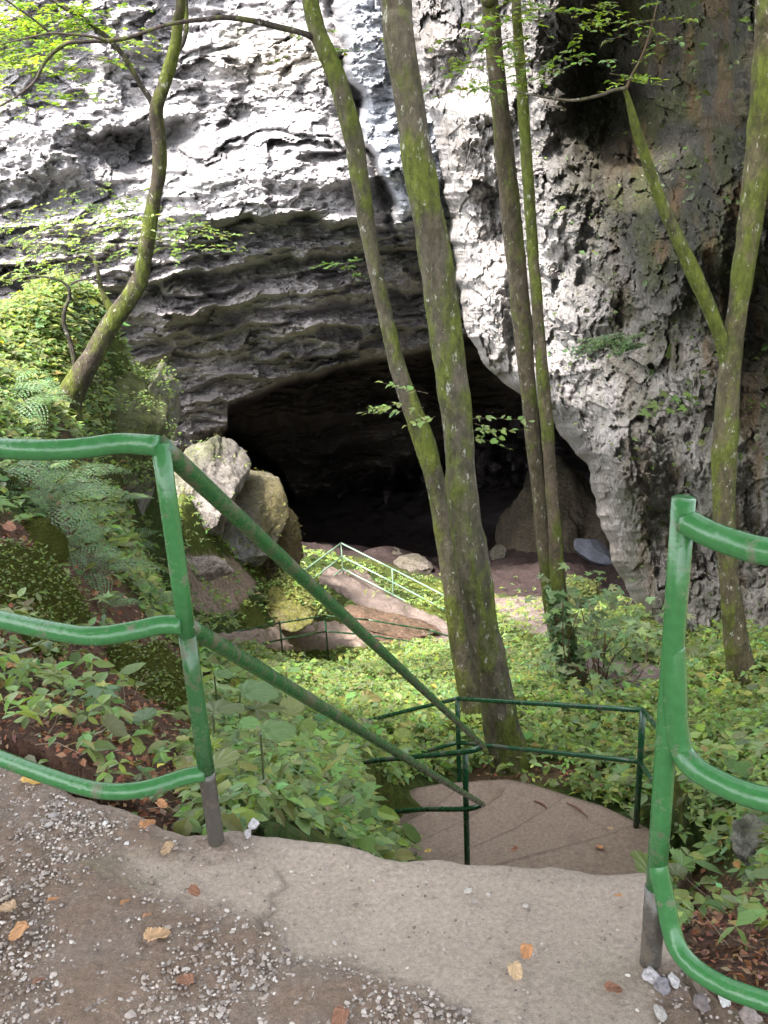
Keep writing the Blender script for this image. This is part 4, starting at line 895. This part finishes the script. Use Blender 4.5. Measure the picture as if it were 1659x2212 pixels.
foliage('foliage', tB, cen([(1010, 90), (1020, 130), (1040, 170), (990, 130), (1060, 60), (1065, 185), (1150, 20)], bB[1]-.2), .16, 22, .30, 10, .07, YG*.9)
ivy = MB(); p_, r_ = path3([(1256, 1505, 52), (1236, 1440, 46), (1216, 1380, 40), (1206, 1320, 34), (1204, 1270, 32)], bB[1], .1)
for k in range(240):
    t_ = rng.uniform(0, 1)**1.1; c_ = np.array([np.interp(t_, np.linspace(0, 1, 5), p_[:, j]) for j in range(3)]); a = rng.uniform(0, 2*math.pi); dv = np.array([math.cos(a), math.sin(a), 0]); rr3 = np.interp(t_, np.linspace(0, 1, 5), r_)
    V, T, cc2 = place_leaves(TP, (c_+dv*(rr3*1.05+.03*rng.uniform()))[None], (dv*0.5+[0, 0, -.8]+.5*rng.normal(size=3))[None], (dv+[0, 0, .4])[None], .085, np.array([.05, .105, .04]))
    ivy.add(V, None, T, cc2)
ivy.build('ivy', M['leaf_dull'], tB, False)
# right-hand tree with a mossy limb
tR, bR2 = tree('tree', 'tall mottled tree at the right edge with a bright mossy limb forking left',
    [(1606, 1475, 62), (1594, 1400, 50), (1582, 1320, 44), (1572, 1220, 43), (1566, 1100, 46), (1564, 980, 50), (1570, 870, 50), (1580, 760, 44), (1594, 660, 42), (1608, 560, 44), (1626, 440, 50), (1638, 320, 52), (1648, 200, 52), (1656, 80, 52), (1662, -60, 50)],
    0, .5, 6, bk=np.array([.09, .075, .045]), top=[(upw(1656, -90, 8.8, 0, 0, 1.6), .1), (upw(1656, -90, 8.8, -.4, .4, 4.5), .04)])
branch(tR, [(1580, 860, 22), (1574, 800, 30), (1562, 745, 30), (1546, 700, 28), (1528, 655, 28), (1505, 605, 29), (1484, 558, 29), (1464, 515, 28), (1445, 475, 26), (1424, 425, 24), (1406, 375, 22), (1390, 325, 20), (1375, 280, 18), (1364, 240, 14), (1356, 210, 10), (1348, 188, 8)], bR2[1]+.03, -.35, 1.2, 31, name='limb')
branch(tR, [(1350, 190, 8), (1325, 195, 8), (1295, 206, 8), (1260, 214, 7), (1230, 217, 6), (1190, 212, 5), (1150, 205, 4), (1110, 196, 3)], bR2[1]-.35, -.1, .25, 32, sides=8)
branch(tR, [(1352, 192, 8), (1366, 160, 6), (1382, 130, 5), (1398, 90, 5), (1412, 40, 4), (1428, -30, 4)], bR2[1]-.35, -.1, 0, 33, bk=np.array([.12, .08, .05]), sides=8)
crown(tR, (2.3, 13.4, 7.4), (2.3, 2.0, 1.3), 8000, .14, LG)  # extra unseen crown added to shade the upper right wall
crown(tR, upw(1656, -90, 8.8, -.6, .6, 5.0), (3.6, 3.2, 2.0), 8000, .13, LG)
foliage('foliage', tR, cen([(1365, 150), (1340, 175), (1370, 165), (1350, 150)], bR2[1]-.4), .06, 9, .2, 8, .055, YG)
foliage('foliage', tR, cen([(1300, 30), (1330, 20), (1290, 55), (1420, 25), (1400, 50), (1440, 45)], bR2[1]-.4), .12, 14, .26, 9, .055, YG*.8)
foliage('foliage', tR, cen([(1400, 75), (1430, 80), (1470, 85), (1290, 125), (1320, 130)], bR2[1]-.4), .08, 8, .24, 8, .05, BG_)
branch(tR, [(1560, 1180, 8), (1600, 1150, 6), (1590, 1145, 4)], bR2[1]-.1, 0, 0, 34, sides=6) if False else None

# a neighbour behind the viewer's left shoulder whose crown keeps the footpath in the shade
tn = empty('tree', (-3.4, -2.6, 0), 'tree behind the viewer shading the footpath', 'tree')
trunk_mesh('trunk', tn, [(-3.4, -2.6, -.5), (-3.3, -2.5, 2), (-3.0, -2.4, 4.5), (-2.6, -2.2, 7.5)], [.22, .18, .14, .08], .4, 9)
crown(tn, (-3.2, -1.6, 6.2), (4.2, 3.6, 1.9), 22000, .17, LG)
crown(tn, (0.8, -1.2, 6.8), (3.8, 3.0, 1.6), 15000, .17, LG)

crown(tn, (-3.1, 2.0, 6.9), (3.2, 2.6, 1.5), 24000, .17, LG)  # further unseen crowns, added to shade the landing and near slope
crown(tn, (-1.8, 5.2, 7.6), (2.2, 2.0, 1.2), 3500, .17, LG)
# ------------------------------------------------------------------ ground plants
def scatter_ground(n, y0, y1, u0_, u1_, keep):
    u = rng.uniform(u0_, u1_, n); Y = np.exp(rng.uniform(math.log(y0), math.log(y1), n)); X = u*Y
    x, y, _ = proj(np.stack([X, Y, H(X, Y)], 1)); m = rng.uniform(size=n) < keep(x, y, X, Y); return X[m], Y[m], x[m], y[m]
PATHS = [[(470, 1376), (560, 1364), (640, 1347), (720, 1342), (795, 1360), (800, 1402), (710, 1410), (640, 1418), (560, 1404), (470, 1404)],
         [(695, 1224), (760, 1232), (850, 1288), (965, 1346), (1005, 1366), (960, 1400), (890, 1376), (810, 1336), (740, 1294), (685, 1266)]]
NOPL = PATHS+[[(380, 1185), (500, 1200), (560, 1260), (500, 1330), (420, 1320), (390, 1260)],
              [(1060, 1130), (1420, 1130), (1400, 1330), (1330, 1290), (1190, 1290), (1230, 1390), (1100, 1345), (1000, 1300)], [(1290, 1430), (1440, 1440), (1440, 1490), (1330, 1500)]]
edX = [a for a, b in edge_d]; edY_ = [b for a, b in edge_d]
def keep(x, y, X, Y):
    k = np.ones_like(x)
    for i_, p in enumerate(NOPL): k = np.where(inpoly(x, y, p), 0.45 if i_ == 2 else 0.04, k)
    k = np.where((Y > 29.5), 0, k)
    k = np.where(inpoly(x, y, [(1000, 1290), (1190, 1290), (1215, 1400), (1080, 1330)]), .25, k)
    Xr = np.interp(Y, [1.4, 5.0, 5.7], [0.42, 1.62, 1.85]); Xl = np.interp(Y, [1.9, 5.1], [-0.42, 0.30])
    k = np.where((X > Xl) & (X < Xr) & (Y < 5.6), 0, k)
    k = np.where(inpoly(x, y, [(795, 1735), (840, 1704), (905, 1686), (1020, 1680), (1110, 1688), (1200, 1706), (1300, 1742), (1390, 1780), (1440, 1840), (1440, 2000), (1000, 2000), (930, 1880), (830, 1790)]), 0, k)
    k = np.where(Y < edgeY(X)+0.01, 0, k)
    lm_ = litter_mask(x, y, X, Y); k = k*(1-0.93*lm_)
    k = k*(0.35+0.65*sig((fbm(X*1.6, Y*1.6, None, 402, 3)+0.55)*5))
    return k
def cover(name, label_kind, n, y0, y1, tm, size, colf, mat, h, u0_=-.62, u1_=.62, lean=0.5, per=1, keepf=keep):
    X, Y, x, y = scatter_ground(n, y0, y1, u0_, u1_, keepf)
    if per > 1:                       # several leaflets per plant
        m = len(X); s_ = size(np.repeat(Y, per)); a = rng.uniform(0, 2*math.pi, m)[:, None]+np.arange(per)[None]*(2*math.pi/per)+rng.normal(size=(m, per))*.3
        hh = np.repeat(h*rng.uniform(.3, 1.3, m), per)*np.minimum(1, s_/.05)
        X2, Y2 = np.repeat(X, per), np.repeat(Y, per); a = a.ravel()
        tone = np.repeat(rng.uniform(.65, 1.35, m), per)[:, None]
        pos = np.stack([X2, Y2, H(X2, Y2)+hh], 1); dirs = np.stack([np.cos(a), np.sin(a), -.15+.3*rng.normal(size=m*per)], 1)
    else:
        X2, Y2 = X, Y; s_ = size(Y); pos = np.stack([X, Y, H(X, Y)+h*rng.uniform(.2, 1.4, len(X))], 1); dirs = rdir(len(X), .35); tone = rng.uniform(.65, 1.35, (len(X), 1))
    s_ = s_*np.exp(.28*rng.normal(size=len(s_)))
    nn = Hn(X2, Y2)*lean+np.array([0, -.12, 1.0])+.3*rng.normal(size=(len(X2), 3))
    hv = np.stack([1+.12*rng.normal(size=len(X2)), 1+.05*rng.normal(size=len(X2)), 1+.25*rng.normal(size=len(X2))], 1)
    base_c = colf(X2, Y2)*tone*np.clip(hv, .4, 1.8); old = rng.uniform(size=len(X2)) < .007; base_c[old] = np.array([.30, .24, .07])
    V, T, c = place_leaves(tm, pos, dirs, nn, s_, base_c, .22)
    return tag(mesh(name, V, [T], M[mat], None, c, False), kind='stuff', label=label_kind, cat='ground plants')
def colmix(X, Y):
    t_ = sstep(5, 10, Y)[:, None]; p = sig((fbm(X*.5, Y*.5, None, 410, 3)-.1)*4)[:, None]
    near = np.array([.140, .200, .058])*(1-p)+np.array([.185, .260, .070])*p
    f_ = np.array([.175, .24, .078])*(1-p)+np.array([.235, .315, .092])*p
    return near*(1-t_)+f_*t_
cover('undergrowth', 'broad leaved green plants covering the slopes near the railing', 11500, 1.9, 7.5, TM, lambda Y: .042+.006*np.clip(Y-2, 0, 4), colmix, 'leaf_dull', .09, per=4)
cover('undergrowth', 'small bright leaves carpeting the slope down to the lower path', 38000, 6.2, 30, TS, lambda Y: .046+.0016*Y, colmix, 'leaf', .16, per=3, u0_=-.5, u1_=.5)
cover('undergrowth', 'low creeping leaves close to the soil', 12000, 2.0, 8, TS, lambda Y: .022+.003*Y, colmix, 'leaf_dull', .03, keepf=lambda x, y, X, Y: np.maximum(keep(x, y, X, Y), .10*(Y > edgeY(X)+.05)*(litter_mask(x, y, X, Y) > .3)*((X < -.5) | (X > .6))))
knollk = lambda x, y, X, Y: keep(x, y, X, Y)*(x < 420)*(y < 960)*(Y > 7.5)
cover('undergrowth', 'thick cushion of small leaves over the knoll at left', 20000, 7.5, 16, TS, lambda Y: .05+.002*Y, lambda X, Y: np.array([.165, .225, .075])*np.ones((len(X), 3)), 'leaf', .12, per=3, u0_=-.5, u1_=-.15, keepf=knollk)
cover('undergrowth', 'scattered broader round leaves standing above the low plants', 1000, 2.0, 9, TH, lambda Y: .05+.007*Y, lambda X, Y: np.array([.15, .21, .065])*np.ones((len(X), 3)), 'leaf_dull', .16)
cover('undergrowth', 'scattered lobed seedlings among the low plants', 600, 2.6, 14, TP, lambda Y: .045+.005*Y, lambda X, Y: np.array([.15, .22, .07])*np.ones((len(X), 3)), 'leaf_dull', .16, per=3)
# leaf litter, twigs
def lk(x, y, X, Y): return litter_mask(x, y, X, Y)*(Y > edgeY(X)+.02)*(~((X > -.4) & (X < .45) & (Y < 5)))
X, Y, x, y = scatter_ground(26000, 1.4, 12, -.6, .6, lk)
V, T, c = place_leaves(TS, np.stack([X, Y, H(X, Y)+.012], 1), rdir(len(X), .35), Hn(X, Y)+.5*rng.normal(size=(len(X), 3)), .016+.005*np.clip(Y-1, 0, 8), np.array([[.20, .085, .050], [.26, .12, .065], [.10, .055, .040], [.30, .18, .11]])[rng.integers(4, size=len(X))], .3)
tag(mesh('leaf_litter', V, [T], M['dead'], None, c, False), kind='stuff', label='reddish brown dead leaves and needles lying between the plants', cat='leaf litter')
tw = MB()
X, Y, x, y = scatter_ground(900, 1.5, 9, -.6, .6, lambda x, y, X, Y: np.clip(lk(x, y, X, Y)+.06*((X < -.6) | (X > .6)), 0, 1))
for a, b in zip(X, Y):
    d = rdir(1, .25)[0]*rng.uniform(.04, .14)*(1+.12*b); p = np.array([a, b, H(a, b)+.015]); mid = p+d*.5+rng.normal(size=3)*.008
    tw.tube([p, mid, p+d], [.0016, .0013, .0007], np.array([.22, .16, .10])*rng.uniform(.3, 1.4), sides=4, cap=False)
tag(tw.build('twigs', M['stone']), kind='stuff', label='thin dry twigs strewn over the litter', cat='twigs')

# fuzzy moss and little leaves on the mounds, boulders with plants on them
def over_object(o, n, size, col, name, label, zmin=.25, tm=TS, mat='leaf', h=.02, lean=1.0):
    me = o.data; k = len(me.vertices); co = np.zeros(k*3, np.float32); me.vertices.foreach_get('co', co); co = co.reshape(-1, 3)
    no = np.zeros(k*3, np.float32); me.vertices.foreach_get('normal', no); no = no.reshape(-1, 3)
    ok = np.where((no[:, 2] > zmin))[0]; i = ok[rng.integers(len(ok), size=n)]
    keep_ = fbm(co[i, 0]*1.6, co[i, 1]*1.6, co[i, 2]*1.6, 5, 4) > -.12; i = i[keep_]; n = len(i)
    pos = co[i]+no[i]*h*rng.uniform(.2, 1.5, (n, 1))+rng.normal(size=(n, 3))*.02
    V, T, c = place_leaves(tm, pos, rdir(n, .3)+no[i]*.25, no[i]*lean+np.array([0, 0, .6])+.3*rng.normal(size=(n, 3)), size, np.asarray(col)*rng.uniform(.7, 1.3, (n, 1)), .25)
    return tag(mesh(name, V, [T], M[mat], o, c, False), kind='stuff')
for o in list(C.objects):
    l = o.get('label', '')
    if o.name.startswith('mossy_mound'): over_object(o, 2600, .018, (.10, .135, .02), 'moss', None, -.2, TS, 'leaf_dull', .006)
    elif 'half covered in plants' in l: over_object(o, 1100, .085, (.17, .23, .065), 'plant_cover', None, .2, h=.1)
    elif 'white speckled boulder' in l: over_object(o, 500, .06, (.16, .20, .07), 'moss', None, .15, h=.04)
    elif 'hump-shaped' in l: over_object(o, 500, .07, (.14, .15, .05), 'moss', None, .4, h=.03)
    elif o.name.startswith('rock_shoulder'): over_object(o, 4200, .075*np.exp(.3*rng.normal(size=1)[0]), (.17, .24, .075), 'plant_cover', None, -.15, h=.12)
    elif o.name.startswith('rock_pillar'): over_object(o, 420, .05, (.13, .19, .05), 'moss', None, .05, h=.05)
    elif 'small round mossy' in l: over_object(o, 420, .07, (.13, .17, .05), 'moss', None, .2, h=.03)

# ferns
def frond_mesh(name, L_, npair, col, parent, base, heading, arch=.5, width=.28):
    mb = MB(); h = np.asarray(heading, float); h /= np.linalg.norm(h)
    t = np.linspace(0, 1, 16); rise = np.array([0, 0, 1.0])
    pts = np.asarray(base)+np.outer(t, h)*L_+np.outer(arch*(1.2*t-1.5*t*t), rise)*L_
    mb.tube(pts, np.linspace(.0022, .0006, 16), np.array([.10, .12, .04]), sides=4, cap=False)
    u_ = np.linspace(.12, .99, npair); c = np.stack([np.interp(u_, t, pts[:, k]) for k in range(3)], 1)
    tan = np.gradient(c, axis=0); tan /= np.linalg.norm(tan, axis=1)[:, None]; s_ = np.cross(tan, rise); s_ /= np.linalg.norm(s_, axis=1)[:, None]; nn = np.cross(s_, tan)
    wd = width*L_*np.sin(np.pi*np.clip(.12+.88*(1-u_), 0, 1))**.7*(0.35+.65*(1-u_))*1.25
    for sd in (1, -1):
        # each pinna: a row of small leaflets
        for j in range(npair):
            d = sd*s_[j]+tan[j]*.45+nn[j]*-.15; d /= np.linalg.norm(d); m = 5
            q = c[j]+np.outer(np.linspace(.08, .95, m), d)*wd[j]; ls = wd[j]*.30*np.linspace(1, .5, m)
            for s2 in (1, -1):
                pd = np.cross(nn[j], d)*s2*.8+d*.7
                V, T, cc2 = place_leaves(TS, q, np.tile(pd, (m, 1)), np.tile(nn[j], (m, 1))+.15*rng.normal(size=(m, 3)), ls, np.asarray(col), .1, .08)
                mb.add(V, None, T, cc2)
    return mb.build(name, M['leaf_dull'], parent, False)
def fern(x, y, label, n=6, L_=.4, head=None, spread=1.2, col=(.115, .19, .085), Y=None, group=None, npair=15, lift=.05, w=.28):
    b = hit1(x, y) if Y is None else ray1(x, y, Y); b = b+[0, 0, lift]
    e_ = empty('fern', b, label, 'fern', group)
    a0 = rng.uniform(0, 6.28) if head is None else head
    for k in range(n):
        a = a0+(k/max(1, n-1)-.5)*spread*2+.1*rng.normal() if head is not None else a0+k*2*math.pi/n+.2*rng.normal()
        frond_mesh('frond', L_*rng.uniform(.75, 1.15), npair, np.asarray(col)*rng.uniform(.85, 1.2), e_, b, (math.cos(a), math.sin(a), .1), .45, w)
    return e_
for (x, y, n, L_, lab) in [(20, 1030, 5, .50, 'fern just under the top fence pipe at the left edge'), (120, 1065, 5, .55, 'pale fern under the middle of the top left fence pipe'), (95, 1120, 6, .50, 'large grey green fern left of the top of the litter bank'),
        (165, 1150, 5, .45, 'grey green fern right of the large one on the litter bank'), (150, 1215, 6, .42, 'fern with spread fronds halfway between the top and middle left fence pipes'),
        (200, 1260, 5, .38, 'low fern on brown litter above the middle left fence pipe'), (250, 1100, 5, .45, 'fern beside the pale rock pillar'), (60, 1085, 4, .40, 'small fern against the large grey green fern'),
        (230, 1335, 4, .26, 'small fern close above the middle left fence pipe'), (30, 900, 5, .6, 'dark fern above the top left fence pipe at the edge'), (15, 860, 4, .6, 'fern at the left edge below the knoll'),
        (330, 1325, 4, .30, 'low fern left of the foot of the flat pinkish boulder'), (300, 1180, 5, .45, 'fern in front of the sunlit plants left of the post')]:
    fern(x, y, lab, n, L_)
b = ray1(1405, 735, 14.0); tf = empty('fern', b, 'drooping tuft of narrow green fronds growing out of the right cliff', 'fern')
mb = MB()
for k in range(26):
    spray_mb(mb, ray1(1405-rng.uniform(0, 70), 728+rng.uniform(-8, 16), 13.7), (-1, .3*rng.normal(), .12*rng.normal()-.02), rng.uniform(.35, .75), 26, .055, np.array([.09, .14, .06])*rng.uniform(.7, 1.4), (0, -.5, 1), .22, TS, .003)
mb.build('frond', M['leaf_dull'], tf, False)

# big soft leaves beside the left post
def bigleaf(x, y, size, label, ang, col, tilt=(0, -.35, 1), up_=.28):
    b = hit1(x, y); g = empty('butterbur', b, label, 'plant')
    c = b+[0, 0, up_]; d = np.array([math.cos(ang), math.sin(ang), -.15])
    V, T, cc2 = place_leaves(TH, c[None], d[None], np.array([tilt], float), size, np.asarray(col), 0, .05)
    # denser vein relief by a second, finer ring
    mesh('leaf_blade', V, [T], M['leaf_dull'], g, cc2, True)
    m = MB(); m.tube([b-[0, 0, .03], (b+c)/2+[.01, .01, 0], c+d/np.linalg.norm(d)*size*.12], .004, (.14, .16, .08), sides=6, k=4); m.build('stalk', M['leaf_dull'], g)
for x, y, s_, lab, a in [(520, 1600, .30, 'big round leaf under the upper sloping handrail, right of the post', .3), (470, 1690, .21, 'large heart shaped leaf right of the lower left post', .9),
        (570, 1745, .17, 'broad pale leaf low between the post and the stairs', .2), (470, 1560, .17, 'broad leaf touching the right side of the left post', .5), (75, 935, .24, 'round leaf just above the top left fence pipe', 0), (620, 1500, .24, 'wide soft leaf beside the upper end of the lower sloping handrail', .4)]:
    bigleaf(x, y, s_*.72, lab, a, (.12, .20, .075), (.15*rng.normal(), -.15+.1*rng.normal(), 1))
# palmate shrub beside the ivy trunk
bS2 = hit1(1300, 1500); sh = empty('shrub', bS2, 'maple shrub with pale lobed leaves right of the ivy trunk', 'shrub')
m = MB(); lv = MB()
tips = [(1215, 1300), (1250, 1290), (1300, 1310), (1350, 1300), (1390, 1330), (1230, 1360), (1290, 1350), (1340, 1360), (1200, 1420), (1180, 1450), (1260, 1400), (1310, 1400), (1380, 1380), (1330, 1420), (1245, 1330), (1270, 1440), (1400, 1420)]
for (x, y) in tips:
    e_ = ray1(x, y, bS2[1]+.5*rng.normal()-.1); mid = (bS2+e_)/2+rng.normal(size=3)*.12
    m.tube([bS2, mid, e_], [.012, .008, .004], (.10, .055, .04), sides=6, k=5)
    for j in range(17):
        q = e_+rng.normal(size=3)*np.array([.22, .22, .12]); d = rdir(1, .25)[0]
        V, T, cc2 = place_leaves(TP, q[None], d[None], np.array([[.2*rng.normal(), -.3+.2*rng.normal(), 1]]), .115, np.array([.12, .175, .075])*rng.uniform(.7, 1.4)); lv.add(V, None, T, cc2)
m.build('stem', M['stone'], sh); lv.build('foliage', M['leaf_dull'], sh, False)
# sapling leaves on the right cliff
b = ray1(1490, 900, 12.3); sg_ = empty('seedling', b, 'seedling with a few lobed green leaves against the right cliff', 'plant')
lv = MB(); m = MB()
for (x, y, s_) in [(1440, 850, .16), (1465, 860, .17), (1420, 875, .15), (1480, 880, .15), (1400, 890, .14), (1450, 885, .12), (1490, 850, .12), (1510, 870, .10)]:
    q = ray1(x, y, 11.3); V, T, cc2 = place_leaves(TP, q[None], np.array([[-.8+.4*rng.normal(), -.3, -.1]]), np.array([[0, -.5, 1.]]), s_, np.array([.16, .25, .075])); lv.add(V, None, T, cc2); m.tube([b, (b+q)/2+[0, 0, .05], q], .005, (.1, .1, .05), sides=5, k=3)
lv.build('foliage', M['leaf'], sg_, False); m.build('stem', M['stone'], sg_)
b = hit1(1085, 1290); q0 = ray1(1080, 1245, b[1]-8); 
# plants rooted on the right cliff and cushions of moss
cm_ = MB(); RVf = RV[1:, 2:]
pick = rng.integers(0, RVf.shape[0]-1, 24000), rng.integers(30, RVf.shape[1]-1, 24000)
pp = RVf[pick]; px2, py2, _ = proj(pp)
kk = (rng.uniform(size=24000) < np.clip(.10+.5*sstep(1250, 1500, px2)*sstep(1300, 300, py2)*(fbm(px2/60, py2/60, None, 501, 3) > .15), 0, 1)) & (px2 > 1160) & (px2 < 1800) & (py2 > -100) & (py2 < 1450)
pp = pp[kk]; n = len(pp)
V, T, c = place_leaves(TS, pp+np.array([-.03, -.06, .02])+.05*rng.normal(size=(n, 3)), rdir(n, .5)+[-.2, -.6, -.3], np.array([-.2, -.5, .8])+.4*rng.normal(size=(n, 3)), .07*np.exp(.4*rng.normal(size=n)), np.array([.07, .10, .03])*rng.uniform(.6, 1.5, (n, 1)), .35)
tag(mesh('cliff_plants', V, [T], M['leaf_dull'], None, c, False), kind='stuff', label='tufts of moss and tiny plants clinging to the right cliff', cat='cliff plants')

# ------------------------------------------------------------------ gravel and dead leaves on the footpath
I, Tt = ico(1)
def pebbles(n, keepf, size, cols, name, label, zf=None, region=None):
    u = rng.uniform(-3, 2.2, n) if region is None else rng.uniform(region[0], region[1], n); Y = rng.uniform(.5, 2.6, n) if region is None else rng.uniform(region[2], region[3], n)
    x, y, _ = proj(np.stack([u, Y, 0*u], 1)); m = (rng.uniform(size=n) < keepf(x, y, u, Y)) & (Y < edgeY(u)-.01); u, Y = u[m], Y[m]; n = len(u)
    s_ = size*np.exp(.30*rng.normal(size=n)); sc = np.stack([s_*rng.uniform(.8, 1.4, n), s_*rng.uniform(.7, 1.2, n), s_*rng.uniform(.35, .7, n)], 1)
    a = rng.uniform(0, 6.28, n); V = I[None]*(1+.22*rng.normal(size=(n, len(I), 1)))*sc[:, None, :]
    c_, s2 = np.cos(a)[:, None], np.sin(a)[:, None]; W = np.stack([V[..., 0]*c_-V[..., 1]*s2+u[:, None], V[..., 0]*s2+V[..., 1]*c_+Y[:, None], V[..., 2]+sc[:, 2:]*.35+.006], -1)
    col = np.asarray(cols)[rng.integers(len(cols), size=n)]*(1+.12*rng.normal(size=(n, 1)))
    return tag(mesh(name, W.reshape(-1, 3), [(Tt[None]+(np.arange(n)*len(I))[:, None, None]).reshape(-1, 3)], M['stone'], None, np.repeat(col, len(I), 0), False), kind='stuff', label=label, cat='gravel')
pcl = [[.34, .285, .255], [.27, .225, .20], [.19, .155, .135], [.29, .235, .20], [.17, .125, .10], [.42, .37, .335]]
def gk(x, y, X, Y):
    d_ = dirt(x, y, X, Y); cl_ = .45+.55*sig((fbm(X*5, Y*5, None, 601, 3)-.05)*5); dens = .42+.5*sstep(1980, 2200, y)+.3*inpoly(x, y, [(60, 1700), (330, 1780), (360, 1850), (150, 1850), (0, 1760)])
    rs_ = sstep(1395, 1430, x)*sstep(2060, 2110, y)*.4
    return np.clip(d_*cl_*dens+rs_*cl_+.008*(x > 300), 0, 1)
pebbles(190000, gk, .0034, pcl, 'gravel', 'pale pebbles scattered over the dark grit of the footpath')
pebbles(60000, lambda x, y, X, Y: np.clip(.5*dirt(x, y, X, Y)+.10, 0, 1), .0024, pcl+[[.12, .09, .08]]*4, 'grit', 'fine grit on the footpath')
pebbles(2600, lambda x, y, X, Y: .8*inpoly(x, y, [(60, 1700), (200, 1720), (350, 1830), (250, 1870), (100, 1800)])+0*x, .008, [[.36, .34, .35], [.45, .42, .42], [.26, .23, .22], [.6, .57, .55]], 'gravel', 'larger grey chippings by the left edge of the footpath')
def dead_leaf(x, y, s_, lab, col, z=None, a=None, group=None):
    p = PZ(x, y, .012) if z is None else (hit1(x, y)+[0, 0, .04] if z == 'g' else PZ(x, y, z)); a = rng.uniform(0, 6.28) if a is None else a
    V0, T0 = TH if s_ > .03 else TM
    V0 = V0.copy(); V0[:, 2] += .25*V0[:, 1]**2*3+.12*np.sin(V0[:, 0]*6); V0[:, 1] *= .75
    ca, sa = math.cos(a), math.sin(a); V0 = V0-V0.mean(0)*[1, 1, 0]
    W = p+s_*np.stack([V0[:, 0]*ca-V0[:, 1]*sa, V0[:, 0]*sa+V0[:, 1]*ca, V0[:, 2]*.8+.1], 1)
    return tag(mesh('dead_leaf', W, [T0], M['dead'], None, np.asarray(col)*(1+.2*rng.normal(size=(len(W), 1)))), lab, 'dead leaf', group)
OR, TN, BR = (.40, .20, .10), (.36, .25, .16), (.24, .12, .08)
for x, y, s_, lab, c_ in [(332, 2030, .060, 'large tan dead leaf lying alone on the grit', (.50, .32, .19)), (20, 1968, .055, 'tan dead leaf at the left edge of the grit', TN), (50, 2012, .050, 'brown dead leaf below the tan one at the left edge', (.42, .23, .12)),
        (316, 1787, .048, 'orange dead leaf by the lowest left fence pipe at the path edge', OR), (368, 1833, .040, 'pale orange dead leaf between the orange one and the left post', TN), (60, 1692, .055, 'yellow orange leaf at the far left rim of the path', (.60, .38, .12)),
        (345, 1738, .035, 'orange leaf caught under the lowest left pipe', OR), (348, 1655, .030, 'yellow leaf above the lowest left pipe', (.60, .50, .10)), (405, 2125, .045, 'reddish brown dead leaf at the bottom of the grit', BR),
        (740, 2195, .045, 'rusty dead leaf near the bottom edge of the picture', BR), (1138, 2052, .036, 'orange dead leaf on the bare concrete', OR), (1110, 2095, .040, 'flat yellowish leaf below the orange one on the concrete', (.45, .32, .20)),
        (1318, 2140, .038, 'red brown dead leaf on the concrete near the right post', BR), (1335, 1936, .022, 'tiny orange leaf on the concrete by the lip', OR), (415, 1925, .035, 'pinkish brown leaf on the concrete by the left post', BR), (270, 1950, .028, 'small rust leaf at the border of grit and concrete', OR),
        (318, 1978, .024, 'tiny rust leaf next to the border of grit and concrete', OR), (115, 1945, .030, 'small orange leaf among the pebbles', OR), (85, 2120, .030, 'brown leaf low among the pebbles at left', BR)]:
    dead_leaf(x, y, s_, lab, c_)
for x, y, s_, lab, c_ in [(1297, 1833, .060, 'curled orange leaf on the lower landing', OR), (1320, 1793, .055, 'small pale leaf by the far side of the lower landing', TN), (1115, 1835, .06, 'reddish leaf on the lower landing near the middle post', BR), (927, 1840, .05, 'yellow leaf at the left side of the lower landing', (.6, .45, .12))]:
    dead_leaf(x, y, s_, lab, c_, -3.085)
for x, y, s_, lab, c_ in [(30, 1470, .06, 'orange leaf on the mossy hump at the left edge', OR), (490, 1470, .09, 'yellow leaf on the plants right of the left post', (.6, .45, .15)), (345, 1310, .09, 'red orange leaf above the middle left pipe', (.55, .2, .08)), (20, 1160, .09, 'rusty leaf clump at the left edge below the top pipe', BR)]:
    dead_leaf(x, y, s_, lab, c_, 'g')
# thin reddish brown slivers at the outer ends of the treads
for (a, b), z, lab in [(((1224, 1734), (1269, 1765)), -3.20, 'rusty stick lying on the treads near the outer post'), (((1154, 1730), (1184, 1749)), -3.33, 'short rusty stick in the middle of the treads'), (((1069, 1700), (1099, 1727)), -3.5, 'rusty stick lying left on the treads')]:
    m = MB(); m.tube([PZ(*a, z), (PZ(*a, z)+PZ(*b, z))/2+[.01, .015, .0], PZ(*b, z)], [.006, .008, .004], (.13, .055, .035), sides=6, k=3, rough=.4); tag(m.build('sliver', M['stone']), lab, 'sliver')
# broken wood by the right fence
m = MB(); m.tube([ray1(1535, 2058, 1.98), ray1(1580, 2072, 1.96), ray1(1625, 2096, 1.93)], [.012, .016, .010], (.26, .21, .17), sides=12, k=4, rough=.25, nf=40); tag(m.build('wood_chunk', M['bark']), 'broken grey brown chunk of wood behind the lowest right pipe', 'wood')
